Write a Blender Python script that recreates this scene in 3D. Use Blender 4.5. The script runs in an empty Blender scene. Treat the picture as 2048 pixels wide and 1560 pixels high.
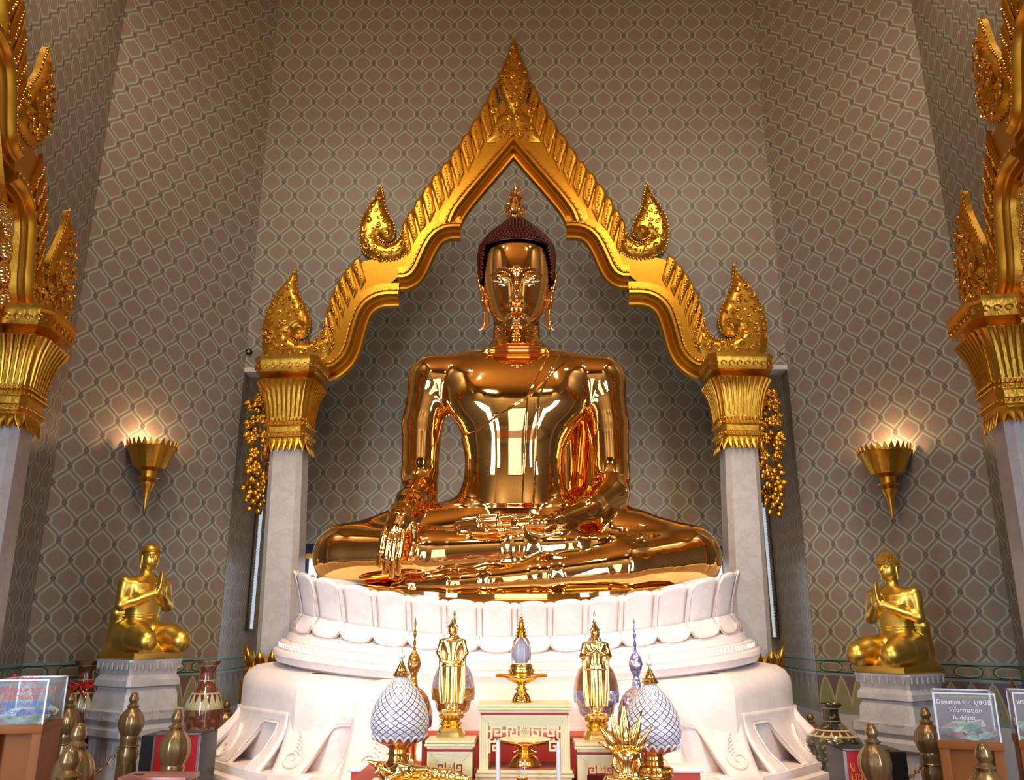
import bpy, bmesh, math, random
import numpy as np
from mathutils import Vector, Matrix, geometry
PI = math.pi
random.seed(7)
SC = bpy.context.scene
COL = SC.collection
# ---------- camera model of the photograph (2048 x 1560) ----------
FPX, PITCH, YAW, EYE = 1650.0, 0.2814, 0.0162, 1.6
_c, _s = math.cos(PITCH), math.sin(PITCH)
FW = Vector((-math.sin(YAW)*_c, math.cos(YAW)*_c, _s))
RT = Vector((math.cos(YAW), math.sin(YAW), 0))
UP = RT.cross(FW)
def ray(px, py): return FW*FPX + RT*(px-1024) + UP*(780-py)
def at(px, py, Y):
    d = ray(px, py); return Vector((0, 0, EYE)) + d*(Y/d.y)
def atz(px, py, z):
    d = ray(px, py); return Vector((0, 0, EYE)) + d*((z-EYE)/d.z)
def atpl(px, py, p0, n):
    d = ray(px, py); o = Vector((0, 0, EYE)); return o + d*((Vector(p0)-o).dot(n)/d.dot(n))
def zat(py, Y): return EYE + Y*math.tan(PITCH+math.atan((780-py)/FPX))
cam = bpy.data.cameras.new('camera'); cam_o = bpy.data.objects.new('camera', cam); COL.objects.link(cam_o)
cam_o.location = (0, 0, EYE); cam_o.rotation_euler = (PI/2+PITCH, 0, YAW)
cam.sensor_width = 36; cam.lens = FPX/2048*36; cam.clip_start = 0.02
SC.camera = cam_o
# ---------- object bookkeeping ----------
def link(o, parent=None):
    COL.objects.link(o)
    if parent is not None: o.parent = parent
    return o
def tag(o, label=None, cat=None, group=None, kind=None):
    if label: o['label'] = label
    if cat: o['category'] = cat
    if group: o['group'] = group
    if kind: o['kind'] = kind
    return o
def thing(name, label, cat, loc=(0, 0, 0), rz=0, group=None, scale=1.0):
    o = bpy.data.objects.new(name, None); link(o)
    o.empty_display_size = 0.1
    o.location = loc; o.rotation_euler = (0, 0, rz); o.scale = (scale,)*3
    return tag(o, label, cat, group)
def dup(o, parent=None):
    c = o.copy(); link(c)
    if parent is not None: c.parent = parent
    for ch in [x for x in bpy.data.objects if x.parent == o]: dup(ch, c)
    return c
# ---------- mesh builder ----------
def V3(v): return Vector(v)
class MB:
    def __init__(s): s.v = []; s.f = []; s.uv = None; s.T = Matrix.Identity(4)
    def _add(s, vs, fs):
        n = len(s.v); s.v += [s.T @ Vector(v) for v in vs]; s.f += [[i+n for i in f] for f in fs]; return s
    def box(s, x0, x1, y0, y1, z0, z1, b=0):
        if b <= 0:
            vs = [(x, y, z) for z in (z0, z1) for y in (y0, y1) for x in (x0, x1)]
            return s._add(vs, [(0, 2, 3, 1), (4, 5, 7, 6), (0, 1, 5, 4), (2, 6, 7, 3), (0, 4, 6, 2), (1, 3, 7, 5)])
        b = min(b, abs(x1-x0)*.45, abs(y1-y0)*.45, abs(z1-z0)*.45)
        bm = bmesh.new(); bmesh.ops.create_cube(bm, size=1)
        for v in bm.verts: v.co = Vector(((x0+x1)/2+v.co.x*(x1-x0), (y0+y1)/2+v.co.y*(y1-y0), (z0+z1)/2+v.co.z*(z1-z0)))
        bmesh.ops.bevel(bm, geom=list(bm.edges), offset=b, segments=2, profile=.6, affect='EDGES')
        bm.verts.index_update()
        s._add([v.co.copy() for v in bm.verts], [[v.index for v in f.verts] for f in bm.faces]); bm.free(); return s
    def lathe(s, prof, seg=24, cx=0, cy=0, cz=0, cap=True, mod=None, sx=1, sy=1, square=0, rot=0):
        vs = []; fs = []
        for (r, z) in prof:
            for k in range(seg):
                a = 2*PI*k/seg+rot; rr = r
                if mod: rr = r*mod(a, z)
                if square:
                    rr = rr/max(abs(math.cos(a)), abs(math.sin(a)))**square
                vs.append((cx+rr*math.cos(a)*sx, cy+rr*math.sin(a)*sy, cz+z))
        m = len(prof)
        for i in range(m-1):
            for k in range(seg):
                k2 = (k+1) % seg; fs.append((i*seg+k, i*seg+k2, (i+1)*seg+k2, (i+1)*seg+k))
        if cap:
            if prof[0][0] > 1e-5: fs.append(tuple(reversed(range(seg))))
            if prof[-1][0] > 1e-5: fs.append(tuple((m-1)*seg+k for k in range(seg)))
        return s._add(vs, fs)
    def tube(s, pts, r, seg=8, cap=True, flat=1.0, up=None, closed=False):
        pts = [Vector(p) for p in pts]; n = len(pts)
        rs = [r(i/(n-1)) if callable(r) else (r[i] if isinstance(r, (list, tuple)) else r) for i in range(n)]
        vs = []; fs = []; prev = None
        for i in range(n):
            if closed: t = (pts[(i+1) % n]-pts[i-1]).normalized()
            else: t = (pts[min(i+1, n-1)]-pts[max(i-1, 0)]).normalized()
            if up is not None: a = Vector(up) - t*t.dot(Vector(up))
            elif prev is not None: a = prev - t*t.dot(prev)
            else: a = t.orthogonal()
            if a.length < 1e-6: a = t.orthogonal()
            a.normalize(); prev = a; b = t.cross(a)
            for k in range(seg):
                an = 2*PI*k/seg; vs.append(pts[i]+(a*math.cos(an)*flat+b*math.sin(an))*rs[i])
        for i in range(n if closed else n-1):
            j = (i+1) % n
            for k in range(seg):
                k2 = (k+1) % seg; fs.append((i*seg+k, i*seg+k2, j*seg+k2, j*seg+k))
        if cap and not closed: fs.append(tuple(reversed(range(seg)))); fs.append(tuple((n-1)*seg+k for k in range(seg)))
        return s._add(vs, fs)
    def sphere(s, c, r, seg=8, rings=5, sc=(1, 1, 1)):
        vs = [(c[0], c[1], c[2]-r*sc[2])]; fs = []
        for i in range(1, rings):
            th = PI*i/rings
            for k in range(seg):
                a = 2*PI*k/seg; vs.append((c[0]+r*sc[0]*math.sin(th)*math.cos(a), c[1]+r*sc[1]*math.sin(th)*math.sin(a), c[2]-r*sc[2]*math.cos(th)))
        vs.append((c[0], c[1], c[2]+r*sc[2])); L = len(vs)-1
        for k in range(seg):
            k2 = (k+1) % seg
            fs.append((0, 1+k2, 1+k)); fs.append((L, L-seg+k, L-seg+k2))
            for i in range(rings-2): fs.append((1+i*seg+k, 1+i*seg+k2, 1+(i+1)*seg+k2, 1+(i+1)*seg+k))
        return s._add(vs, fs)
    def prism(s, poly, d0, d1, axis='y', bulge=0, inset=.3):
        """poly: list of (a,b) in plane; axis y -> (x,z) outline, extruded y d0..d1"""
        def m(a, b, d): return (a, d, b) if axis == 'y' else ((a, b, d) if axis == 'z' else (d, a, b))
        n = len(poly); tris = geometry.tessellate_polygon([[Vector((a, b, 0)) for a, b in poly]])
        vs = [m(a, b, d0) for a, b in poly]+[m(a, b, d1) for a, b in poly]
        fs = [tuple(t) for t in tris]+[tuple(i+n for i in reversed(t)) for t in tris]
        fs += [(i, (i+1) % n, (i+1) % n+n, i+n) for i in range(n)]
        return s._add(vs, fs)
    def grid(s, fn, nu, nv, closed_u=False):
        vs = [fn(i/(nu if closed_u else nu-1), j/(nv-1)) for j in range(nv) for i in range(nu)]
        fs = []
        for j in range(nv-1):
            for i in range(nu if closed_u else nu-1):
                i2 = (i+1) % nu; fs.append((j*nu+i, j*nu+i2, (j+1)*nu+i2, (j+1)*nu+i))
        return s._add(vs, fs)
    def sweep(s, path, prof, normals=None, closedp=True, cap=True):
        """path: list of Vector in xz plane (y const); prof: (off, height) ; off along outward normal in xz, height toward -y"""
        vs = []; fs = []; n = len(path); m = len(prof)
        for i, p in enumerate(path):
            nn = normals[i]
            for (o, h) in prof: vs.append((p[0]+nn[0]*o, p[1]-h, p[2]+nn[1]*o))
        for i in range(n-1):
            for k in range(m if closedp else m-1):
                k2 = (k+1) % m; fs.append((i*m+k, i*m+k2, (i+1)*m+k2, (i+1)*m+k))
        if cap: fs.append(tuple(range(m))); fs.append(tuple(reversed(range((n-1)*m, n*m))))
        return s._add(vs, fs)
    def build(s, name, mat, parent=None, smooth=True, angle=40, loc=None, fix=True):
        me = bpy.data.meshes.new(name); me.from_pydata([tuple(v) for v in s.v], [], s.f)
        if fix:
            bm = bmesh.new(); bm.from_mesh(me); bmesh.ops.recalc_face_normals(bm, faces=bm.faces); bm.to_mesh(me); bm.free()
        me.validate()
        if smooth:
            me.shade_smooth()
            try: me.set_sharp_from_angle(angle=math.radians(angle))
            except Exception: pass
        me.materials.append(mat)
        o = bpy.data.objects.new(name, me); link(o, parent)
        if loc is not None: o.location = loc
        return o
def cr(pts, n=6, closed=False):
    """catmull-rom through points (tuples any dim)"""
    P = [np.array(p, float) for p in pts]; N = len(P); out = []
    rng = range(N) if closed else range(N-1)
    for i in rng:
        p0 = P[i-1] if (closed or i > 0) else 2*P[0]-P[1]
        p1 = P[i]; p2 = P[(i+1) % N]
        p3 = P[(i+2) % N] if (closed or i+2 < N) else 2*P[-1]-P[-2]
        for k in range(n):
            t = k/n; out.append(.5*((2*p1)+(-p0+p2)*t+(2*p0-5*p1+4*p2-p3)*t*t+(-p0+3*p1-3*p2+p3)*t**3))
    if not closed: out.append(P[-1])
    return [tuple(float(c) for c in q) for q in out]
# ---------- materials ----------
class NT:
    def __init__(s, name):
        s.m = bpy.data.materials.new(name); s.m.use_nodes = True; s.t = s.m.node_tree; s.n = s.t.nodes; s.l = s.t.links
        s.b = s.n['Principled BSDF']
    def node(s, t, **k):
        x = s.n.new(t)
        for a, b in k.items(): setattr(x, a, b)
        return x
    def put(s, sock, v):
        if hasattr(v, 'is_linked') or hasattr(v, 'links'): s.l.new(v, sock)
        else: sock.default_value = v
    def m_(s, op, a, b=None, c=None, clamp=False):
        x = s.node('ShaderNodeMath', operation=op); x.use_clamp = clamp
        for i, v in enumerate((a, b, c)):
            if v is not None: s.put(x.inputs[i], v)
        return x.outputs[0]
    def mix(s, f, a, b):
        x = s.node('ShaderNodeMix', data_type='RGBA'); s.put(x.inputs[0], f); s.put(x.inputs[6], a if not isinstance(a, tuple) else (*a[:3], 1)); s.put(x.inputs[7], b if not isinstance(b, tuple) else (*b[:3], 1)); return x.outputs[2]
    def noise(s, scale, detail=3, vec=None, rough=.5, out=0):
        x = s.node('ShaderNodeTexNoise'); x.inputs['Scale'].default_value = scale; x.inputs['Detail'].default_value = detail; x.inputs['Roughness'].default_value = rough
        if vec is None: vec = s.coord()
        s.l.new(vec, x.inputs['Vector']); return x.outputs[out]
    def coord(s, k='Object'):
        return s.node('ShaderNodeTexCoord').outputs[k]
    def ramp(s, f, stops):
        x = s.node('ShaderNodeValToRGB'); s.put(x.inputs[0], f); e = x.color_ramp.elements
        while len(e) < len(stops): e.new(.5)
        for i, (p, c) in enumerate(stops): e[i].position = p; e[i].color = (*c[:3], 1) if len(c) > 2 else (*c, 1)
        return x.outputs[0]
    def bump(s, h, strength=.3, dist=.01):
        x = s.node('ShaderNodeBump'); x.inputs['Strength'].default_value = strength; x.inputs['Distance'].default_value = dist
        s.put(x.inputs['Height'], h); s.l.new(x.outputs[0], s.b.inputs['Normal'])
    def set(s, color=None, rough=None, metal=None, **k):
        if color is not None: s.put(s.b.inputs['Base Color'], (*color[:3], 1) if isinstance(color, tuple) else color)
        if rough is not None: s.put(s.b.inputs['Roughness'], rough)
        if metal is not None: s.put(s.b.inputs['Metallic'], metal)
        for a, v in k.items(): s.put(s.b.inputs[a.replace('_', ' ')], v)
        return s.m
def simple(name, c, rough=.5, metal=0, **k):
    t = NT(name); return t.set(c, rough, metal, **k)
M = {}
# ================= ROOM =================
def wallpaper(name, a, b, x0, z0, dado=True, rough=.42):
    """ogee wallpaper; UV in metres (along wall, height). a: ogee width, b: half row; (x0,z0) a dark diamond"""
    t = NT(name); uv = t.node('ShaderNodeSeparateXYZ'); t.l.new(t.node('ShaderNodeUVMap').outputs[0], uv.inputs[0])
    U, Z = uv.outputs[0], uv.outputs[1]
    u = t.m_('DIVIDE', t.m_('SUBTRACT', U, x0+a/2), a); v = t.m_('DIVIDE', t.m_('SUBTRACT', Z, z0), 2*b)
    fu = t.m_('SUBTRACT', t.m_('FRACT', t.m_('ADD', u, .5)), .5)          # -.5 .. .5
    fv = t.m_('SUBTRACT', t.m_('FRACT', t.m_('ADD', v, .5)), .5)
    cosv = t.m_('COSINE', t.m_('MULTIPLY', fv, 2*PI))
    w = t.m_('MULTIPLY_ADD', cosv, .25, .25)
    # sharpen the tip of each ogee a little
    sn = t.m_('SINE', t.m_('MULTIPLY', fv, 2*PI))
    d = t.m_('DIVIDE', t.m_('ABSOLUTE', t.m_('SUBTRACT', t.m_('ABSOLUTE', fu), w)), t.m_('SQRT', t.m_('MULTIPLY_ADD', t.m_('POWER', sn, 2), 1.5, 1)))
    def band(x, lo, hi, s=.008):
        m1 = t.m_('DIVIDE', t.m_('SUBTRACT', x, lo-s), 2*s, clamp=True); m2 = t.m_('DIVIDE', t.m_('SUBTRACT', hi+s, x), 2*s, clamp=True)
        return t.m_('MULTIPLY', m1, m2)
    nz = t.noise(60, 2, vec=t.node('ShaderNodeUVMap').outputs[0]); nzb = t.noise(260, 2, vec=t.node('ShaderNodeUVMap').outputs[0])
    # cell-centred coordinates for both staggered families
    au, av = t.m_('ABSOLUTE', fu), t.m_('ABSOLUTE', fv)
    bu, bv = t.m_('SUBTRACT', .5, au), t.m_('SUBTRACT', .5, av)
    def rad(x, y, kx, ky): return t.m_('SQRT', t.m_('ADD', t.m_('POWER', t.m_('MULTIPLY', x, kx), 2), t.m_('POWER', t.m_('MULTIPLY', y, ky), 2)))
    r1 = rad(au, av, 1, 1.25); r2 = rad(bu, bv, 1, 1.25); rc = t.m_('MINIMUM', r1, r2)
    e1, e2 = rad(au, av, 1, .84), rad(bu, bv, 1, .84); in1 = t.m_('LESS_THAN', au, w)
    es_ = t.m_('ADD', t.m_('MULTIPLY', in1, e1), t.m_('MULTIPLY', t.m_('SUBTRACT', 1, in1), e2))
    inn = t.m_('MINIMUM', t.m_('SUBTRACT', d, .062), t.m_('SUBTRACT', .385, es_))
    k1 = t.m_('ADD', bu, t.m_('MULTIPLY', av, 1.25)); k2 = t.m_('ADD', au, t.m_('MULTIPLY', bv, 1.25)); kd = t.m_('MINIMUM', k1, k2)
    def M2(a_, b_): return t.m_('MULTIPLY', a_, b_)
    cell = t.mix(M2(nz, .7), (.235, .195, .160), (.315, .262, .215))                          # mauve-olive field of each ogee
    fan = t.m_('FRACT', t.m_('MULTIPLY', U, 75))
    cell = t.mix(M2(band(rc, .0, .26, .06), t.m_('MULTIPLY_ADD', band(fan, .0, .45, .1), .45, .15)), cell, (.17, .18, .125))
    cell = t.mix(M2(band(rc, .02, .16, .07), .30), cell, (.42, .17, .14))
    grd = t.mix(M2(nz, .6), (.285, .255, .195), (.36, .315, .25))                             # beige between the ogees
    band_m = t.m_('MULTIPLY_ADD', t.m_('GREATER_THAN', nzb, .5), .3, .7)
    grd = t.mix(M2(band(d, .0, .036, .012), band_m), grd, (.150, .160, .115))                 # mottled green trellis
    col = t.mix(t.m_('DIVIDE', t.m_('ADD', inn, .006), .012, clamp=True), grd, cell)
    col = t.mix(M2(band(inn, -.008, .040, .012), .95), col, (.47, .385, .285))                # cream outline
    col = t.mix(band(kd, 0, .105, .012), col, (.095, .07, .085)); col = t.mix(band(kd, .03, .055, .01), col, (.30, .24, .23)); 
    col = t.mix(band(rc, 0, .034, .012), col, (.55, .10, .075))
    if dado:
        zt = 1.345
        h = t.m_('SUBTRACT', zt, Z)
        inz = t.m_('GREATER_THAN', h, 0)
        ub = t.m_('MULTIPLY', U, 1/.30); fb = t.m_('SUBTRACT', t.m_('FRACT', ub), .5)
        base = t.mix(t.m_('MULTIPLY', nz, .5), (.16, .19, .12), (.24, .25, .17))
        # scroll medallions in the dark band 0.03 .. 0.12
        yy = t.m_('DIVIDE', t.m_('SUBTRACT', h, .075), .042)
        rm = t.m_('ADD', t.m_('POWER', t.m_('ABSOLUTE', t.m_('MULTIPLY', fb, 2.7)), 4), t.m_('POWER', yy, 2))
        base = t.mix(band(rm, .75, 1.1, .08), base, (.03, .035, .03))
        base = t.mix(band(rm, .5, .72, .08), base, (.42, .38, .24))
        rs = rad(fb, yy, 5, .9); base = t.mix(band(rs, 0, .5, .1), base, (.30, .17, .17))
        fe = t.m_('SUBTRACT', .5, t.m_('ABSOLUTE', fb)); base = t.mix(band(t.m_('ADD', t.m_('MULTIPLY', fe, 9), t.m_('ABSOLUTE', yy)), .0, .9, .1), base, (.32, .2, .2))
        # lower petal arches 0.155 .. 0.40
        ul = t.m_('MULTIPLY', U, 1/.16); fl = t.m_('ABSOLUTE', t.m_('SUBTRACT', t.m_('FRACT', ul), .5))
        hh = t.m_('DIVIDE', t.m_('SUBTRACT', h, .165), .25)
        arch = t.m_('SUBTRACT', fl, t.m_('MULTIPLY', t.m_('POWER', t.m_('MAXIMUM', hh, .0001), .6), .55))
        low = t.mix(t.m_('GREATER_THAN', arch, 0), (.27, .26, .15), (.17, .10, .13))
        low = t.mix(band(t.m_('ABSOLUTE', arch), 0, .05, .015), low, (.45, .42, .26))
        low = t.mix(t.m_('MULTIPLY', band(t.m_('FRACT', t.m_('MULTIPLY', U, 50)), 0, .4, .1), .35), low, (.1, .14, .08))
        base = t.mix(t.m_('GREATER_THAN', h, .15), base, low)
        for lo, hi in ((0, .022), (.128, .15), (.44, .47)):
            base = t.mix(band(h, lo, hi, .002), base, (.20, .29, .30))
        base = t.mix(band(h, .022, .03, .001), base, (.02, .03, .03)); base = t.mix(band(h, .12, .128, .001), base, (.02, .03, .03))
        base = t.mix(t.m_('GREATER_THAN', h, .47), base, (.50, .49, .50))
        col = t.mix(inz, col, base)
    t.bump(nzb, .12, .004)
    return t.set(col, rough, 0, Specular_IOR_Level=.35)
def wall_mesh(name, poly, frame, mat, thick=0.0, kind='structure'):
    """poly in (u,z); frame (p0, du) -> p0 + du*u + z ; UV=(u,z)"""
    p0, du = Vector(frame[0]), Vector(frame[1])
    tris = geometry.tessellate_polygon([[Vector((a, b, 0)) for a, b in poly]])
    n = Vector((du.y, -du.x, 0))     # faces the room (toward -Y when du=+X)
    vs = [p0+du*a+Vector((0, 0, b)) for a, b in poly]; fs = [tuple(t) for t in tris]; N = len(poly); uvl = list(poly)
    if thick:
        vs += [v-n*thick for v in vs]; fs += [tuple(i+N for i in reversed(t)) for t in tris]
        fs += [(i, (i+1) % N, (i+1) % N+N, i+N) for i in range(N)]; uvl = uvl+uvl
    me = bpy.data.meshes.new(name); me.from_pydata(vs, [], fs)
    L = me.uv_layers.new(name='UVMap')
    for lp in me.loops: L.data[lp.index].uv = uvl[lp.vertex_index]
    me.materials.append(mat); me.validate()
    bm = bmesh.new(); bm.from_mesh(me); bmesh.ops.recalc_face_normals(bm, faces=bm.faces); bm.to_mesh(me); bm.free()
    o = bpy.data.objects.new(name, me); link(o); o['kind'] = kind; return o
CX = -.095                       # axis of the hall
YW = 8.0; YA = 9.32
A0, B0 = .326*.8, .2103*.8
H = 8.8
XL, XR = -2.865, 2.655           # corners of the centre wall
# arch contour (px, right half mirrored) used for the opening
open_px = [(660, 770), (700, 735), (735, 660), (770, 610), (800, 585), (850, 545), (880, 490), (925, 440), (970, 380), (1027, 292)]
opening = []
for px, py in open_px[:-1]:
    p = at(px-14, py, YW); opening.append((p.x, p.z))
ap = at(1027, 270, YW); CXA = ap.x
zl = zat(735, YW)
left_half = [(at(545, 735, YW).x, zl)]+opening
right_half = [(2*CXA-x, z) for x, z in opening[::-1]]+[(2*CXA-at(545, 735, YW).x, zl)]
poly = [(XL, zl), (XL, H), (XR, H), (XR, zl)]+(left_half+[(ap.x, ap.z)]+right_half)[::-1]
x0c, z0c = -3.6088*.8, 8.8152*.8+EYE
M['wp_c'] = wallpaper('wallpaper_ogee_centre', A0, B0, x0c, z0c)
M['wp_a'] = wallpaper('wallpaper_ogee_alcove', A0, B0, 0.03, z0c+.05)
wall_mesh('wall_centre', poly, ((0, YW, 0), (1, 0, 0)), M['wp_c'], .17)
wall_mesh('wall_alcove_back', [(-3.2, 0), (-3.2, H), (3, H), (3, 0)], ((0, YA, 0), (1, 0, 0)), M['wp_a'])
M['wp_r'] = wallpaper('wallpaper_satin_reveal', A0, B0, .1, z0c, rough=.30)
M['wp_r'].node_tree.nodes['Principled BSDF'].inputs['Specular IOR Level'].default_value = .8
wall_mesh('wall_alcove_left', [(0, 0), (0, H), (1.32, H), (1.32, 0)], ((XL+.002, YW, 0), (0, 1, 0)), M['wp_r'])
wall_mesh('wall_alcove_right', [(0, 0), (0, H), (1.32, H), (1.32, 0)], ((XR-.002, YA, 0), (0, -1, 0)), M['wp_r'])
M['plaster'] = simple('white_plaster', (.62, .60, .58), .6)
for i, (xa, xb) in enumerate(((XL+.002, at(552, 735, YW).x), (2*CXA-at(552, 735, YW).x, XR-.002))):
    o = MB().box(xa, xb, YW-.012, YW+.19, zl-.035, zl+.012).build('trim_%d' % (i+1), M['plaster'], smooth=False); o['kind'] = 'structure'
# diagonal walls
S2 = .72
dl = Vector((math.cos(.975), math.sin(.975), 0)); dr = Vector((math.cos(-.898), math.sin(-.898), 0))
CL = Vector((XL, YW, 0)); CRr = Vector((XR, YW, 0))
nl = Vector((dl.y, -dl.x, 0)); nr = Vector((dr.y, -dr.x, 0))
# lattice origins of the side walls, expressed along each wall
pL = Vector((-5.336*S2, 9.141*S2, 0)); uL = (pL-CL).dot(dl)
SR = .735
pR = Vector((4.286*SR, 10.064*SR, 0)); uR = (pR-CRr).dot(dr)
M['wp_l'] = wallpaper('wallpaper_ogee_left', .326*S2, .2103*S2, uL, 4.109*S2+EYE)
M['wp_rr'] = wallpaper('wallpaper_ogee_right', .326*SR, .2103*SR, uR, 3.543*SR+EYE)
LL = -(atpl(132, 780, CL, nl)-CL).dot(dl)          # length of the left diagonal wall
LR = (atpl(1948, 780, CRr, nr)-CRr).dot(dr)
wall_mesh('wall_left', [(-LL, 0), (-LL, H), (0, H), (0, 0)], (CL, dl), M['wp_l'])
wall_mesh('wall_right', [(0, 0), (0, H), (LR, H), (LR, 0)], (CRr, dr), M['wp_rr'])
FL = CL-dl*LL; FR = CRr+dr*LR
sl = Vector((-.17, .985, 0)).normalized(); sr_ = Vector((-.17, -.985, 0)).normalized()
M['wp_fl'] = wallpaper('wallpaper_ogee_far_left', .326*S2, .2103*S2, .0, 4.109*S2+EYE)
M['wp_fr'] = wallpaper('wallpaper_ogee_far_right', .326*SR, .2103*SR, .0, 3.543*SR+EYE)
wall_mesh('wall_far_left', [(-7.5, 0), (-7.5, H), (0, H), (0, 0)], (FL, sl), M['wp_fl'])
wall_mesh('wall_far_right', [(0, 0), (0, H), (7.5, H), (7.5, 0)], (FR, sr_), M['wp_fr'])
# floor, ceiling, back wall with its doorways
t = NT('floor_marble_red'); n = t.noise(1.3, 6, rough=.6)
t.set(t.mix(n, (.20, .05, .035), (.30, .10, .07)), .25, 0); M['floor'] = t.m
o = MB().box(-6, 6, -2.4, 9.4, -.1, 0).build('floor', M['floor'], smooth=False); o['kind'] = 'structure'
t = NT('ceiling_gold_lacquer'); n = t.noise(3, 4); t.set(t.mix(n, (.46, .26, .09), (.62, .36, .14)), .5, 0); M['ceil'] = t.m
o = MB().box(-6, 6, -2.4, 9.4, H, H+.1).build('ceiling', M['ceil'], smooth=False); o['kind'] = 'structure'
M['wp_b'] = wallpaper('wallpaper_ogee_back', A0, B0, 0, 0)
Yb = -1.9
for i, (a, b) in enumerate(((-3.4, -2.3), (-.7, .7), (2.3, 3.4))): pass
bp = [(-6, 0), (-3.3, 0), (-3.3, 3.4), (-2.2, 3.4), (-2.2, 0), (-.8, 0), (-.8, 4.2), (.8, 4.2), (.8, 0), (2.2, 0), (2.2, 3.4), (3.3, 3.4), (3.3, 0), (6, 0), (6, H), (-6, H)]
wall_mesh('wall_back', [(-a, b) for a, b in bp][::-1], ((0, Yb, 0), (-1, 0, 0)), M['wp_b'], .2)
# ================= GILDED ARCH, COLUMNS =================
def gold_mat(name, c1, c2, rough=.33, metal=.9, bump=.25, scale=40, dist=.004):
    t = NT(name); n = t.noise(scale, 4, rough=.6); n2 = t.noise(2.2, 3)
    t.set(t.mix(n2, c1, c2), t.m_('MULTIPLY_ADD', n, .18, rough-.09), metal)
    if bump: t.bump(n, bump, dist)
    return t.m
M['gold'] = gold_mat('gilding_satin', (.56, .25, .018), (.66, .32, .03), .36, .9, .12)
M['gold_carved'] = gold_mat('gilding_carved', (.60, .30, .03), (.76, .42, .06), .30, .95, .3, 26, .008)
M['gold_bright0'] = gold_mat('gilding_mirror', (.9, .62, .25), (.95, .7, .3), .12, 1.0, .05, 20)
M['gold_dark'] = gold_mat('gilding_aged', (.50, .22, .02), (.62, .32, .04), .38, .9, .4, 30)
def marble(name, c1, c2, vein, rough=.3, sc=1.6):
    t = NT(name); n = t.noise(sc, 8, rough=.62); n2 = t.noise(sc*2.4, 6, rough=.7)
    c = t.mix(n, c1, c2); v = t.m_('ABSOLUTE', t.m_('SUBTRACT', n2, .5)); v = t.m_('SUBTRACT', 1, t.m_('MULTIPLY', v, 14), clamp=True)
    return t.set(t.mix(t.m_('MULTIPLY', v, .35), c, vein), rough, 0, Specular_IOR_Level=.45)
M['marble_grey'] = marble('marble_column_grey', (.42, .37, .36), (.54, .49, .48), (.30, .26, .26), .28, 2.2)
YF = 7.72                                              # plane of the arch face
def A_(px, py): p = at(px, py, YF); return (p.x-CXA, p.z)
def nrm2(path, side):
    out = []
    for i in range(len(path)):
        a = path[max(i-1, 0)]; b = path[min(i+1, len(path)-1)]
        tx, tz = b[0]-a[0], b[1]-a[1]; l = math.hypot(tx, tz) or 1
        out.append((-tz/l*side, tx/l*side))
    return out
S1 = [(641, 749), (668, 742), (692, 723), (706, 703), (714, 684), (720, 662), (726, 640), (734, 618), (745, 605), (762, 598), (791, 597)]
S2_ = [(791, 563), (812, 561), (832, 550), (846, 533), (858, 508), (868, 486), (880, 468), (895, 460), (918, 459)]
S3 = [(918, 436), (926, 416), (943, 392), (968, 362), (1000, 325), (1027, 293)]
MOULD = [(0, 0), (0, .02), (.012, .055), (.028, .06), (.034, .035), (.052, .028), (.062, .045), (.066, .075), (.078, .086), (.088, .082), (.092, .10), (.115, .128), (.140, .125), (.150, .10), (.156, .098), (.160, .115), (.168, .115), (.172, .085), (.255, .08), (.255, 0)]
tipsU = [(987, 143), (972, 173), (955, 203), (935, 235), (914, 264), (894, 293), (874, 317), (855, 341), (836, 368), (819, 396), (805, 416), (795, 450)]
tipsL = [(709, 492), (692, 511), (677, 529), (665, 549), (655, 569), (647, 592), (641, 620), (636, 650)]
FIN2 = [(754, 349), (745, 369), (732, 388), (718, 412), (711, 434), (711, 458), (715, 477), (723, 489), (741, 499), (766, 503), (788, 499), (803, 489), (809, 474), (806, 458), (800, 440), (792, 455), (781, 466), (768, 469), (754, 465), (747, 456), (749, 455), (757, 462), (768, 464), (778, 459), (783, 446), (781, 428), (772, 412), (765, 397), (760, 372)]
FIN1 = [(579, 517), (569, 535), (554, 551), (538, 572), (526, 594), (517, 615), (511, 640), (510, 668), (512, 690), (518, 711), (526, 726), (580, 728), (634, 726), (648, 708), (658, 680), (652, 655), (641, 622), (634, 646), (625, 661), (609, 668), (591, 669), (575, 664), (565, 654), (566, 651), (578, 661), (591, 662), (603, 655), (609, 637), (608, 618), (600, 597), (591, 578), (583, 557), (580, 535)]
APEX = [(1027, 47), (1020, 65), (1013, 86), (1004, 108), (997, 127), (994, 143), (996, 160), (1004, 178), (1013, 193), (1027, 205), (1041, 193), (1050, 178), (1058, 160), (1060, 143), (1057, 127), (1050, 108), (1041, 86), (1034, 65)]
def curl(mb, cx, cz, r, y, turns=1.3, a0=0, sgn=1, th=.006, n=14):
    pts = []
    for i in range(n):
        t = i/(n-1); a = a0+sgn*turns*2*PI*t; rr = r*(1-t*.85); pts.append((cx+rr*math.cos(a), y-.004-.01*t, cz+rr*math.sin(a)))
    mb.tube(pts, lambda t: th*(1.1-.5*t), 5)
def inside(p, poly):
    c = False; j = len(poly)-1
    for i in range(len(poly)):
        a, b = poly[i], poly[j]
        if (a[1] > p[1]) != (b[1] > p[1]) and p[0] < (b[0]-a[0])*(p[1]-a[1])/(b[1]-a[1])+a[0]: c = not c
        j = i
    return c
def edge_d(p, poly):
    best = 9
    for i in range(len(poly)):
        a, b = poly[i], poly[(i+1) % len(poly)]; dx, dz = b[0]-a[0], b[1]-a[1]
        t = max(0, min(1, ((p[0]-a[0])*dx+(p[1]-a[1])*dz)/(dx*dx+dz*dz+1e-12)))
        best = min(best, math.hypot(p[0]-a[0]-dx*t, p[1]-a[1]-dz*t))
    return best
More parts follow.
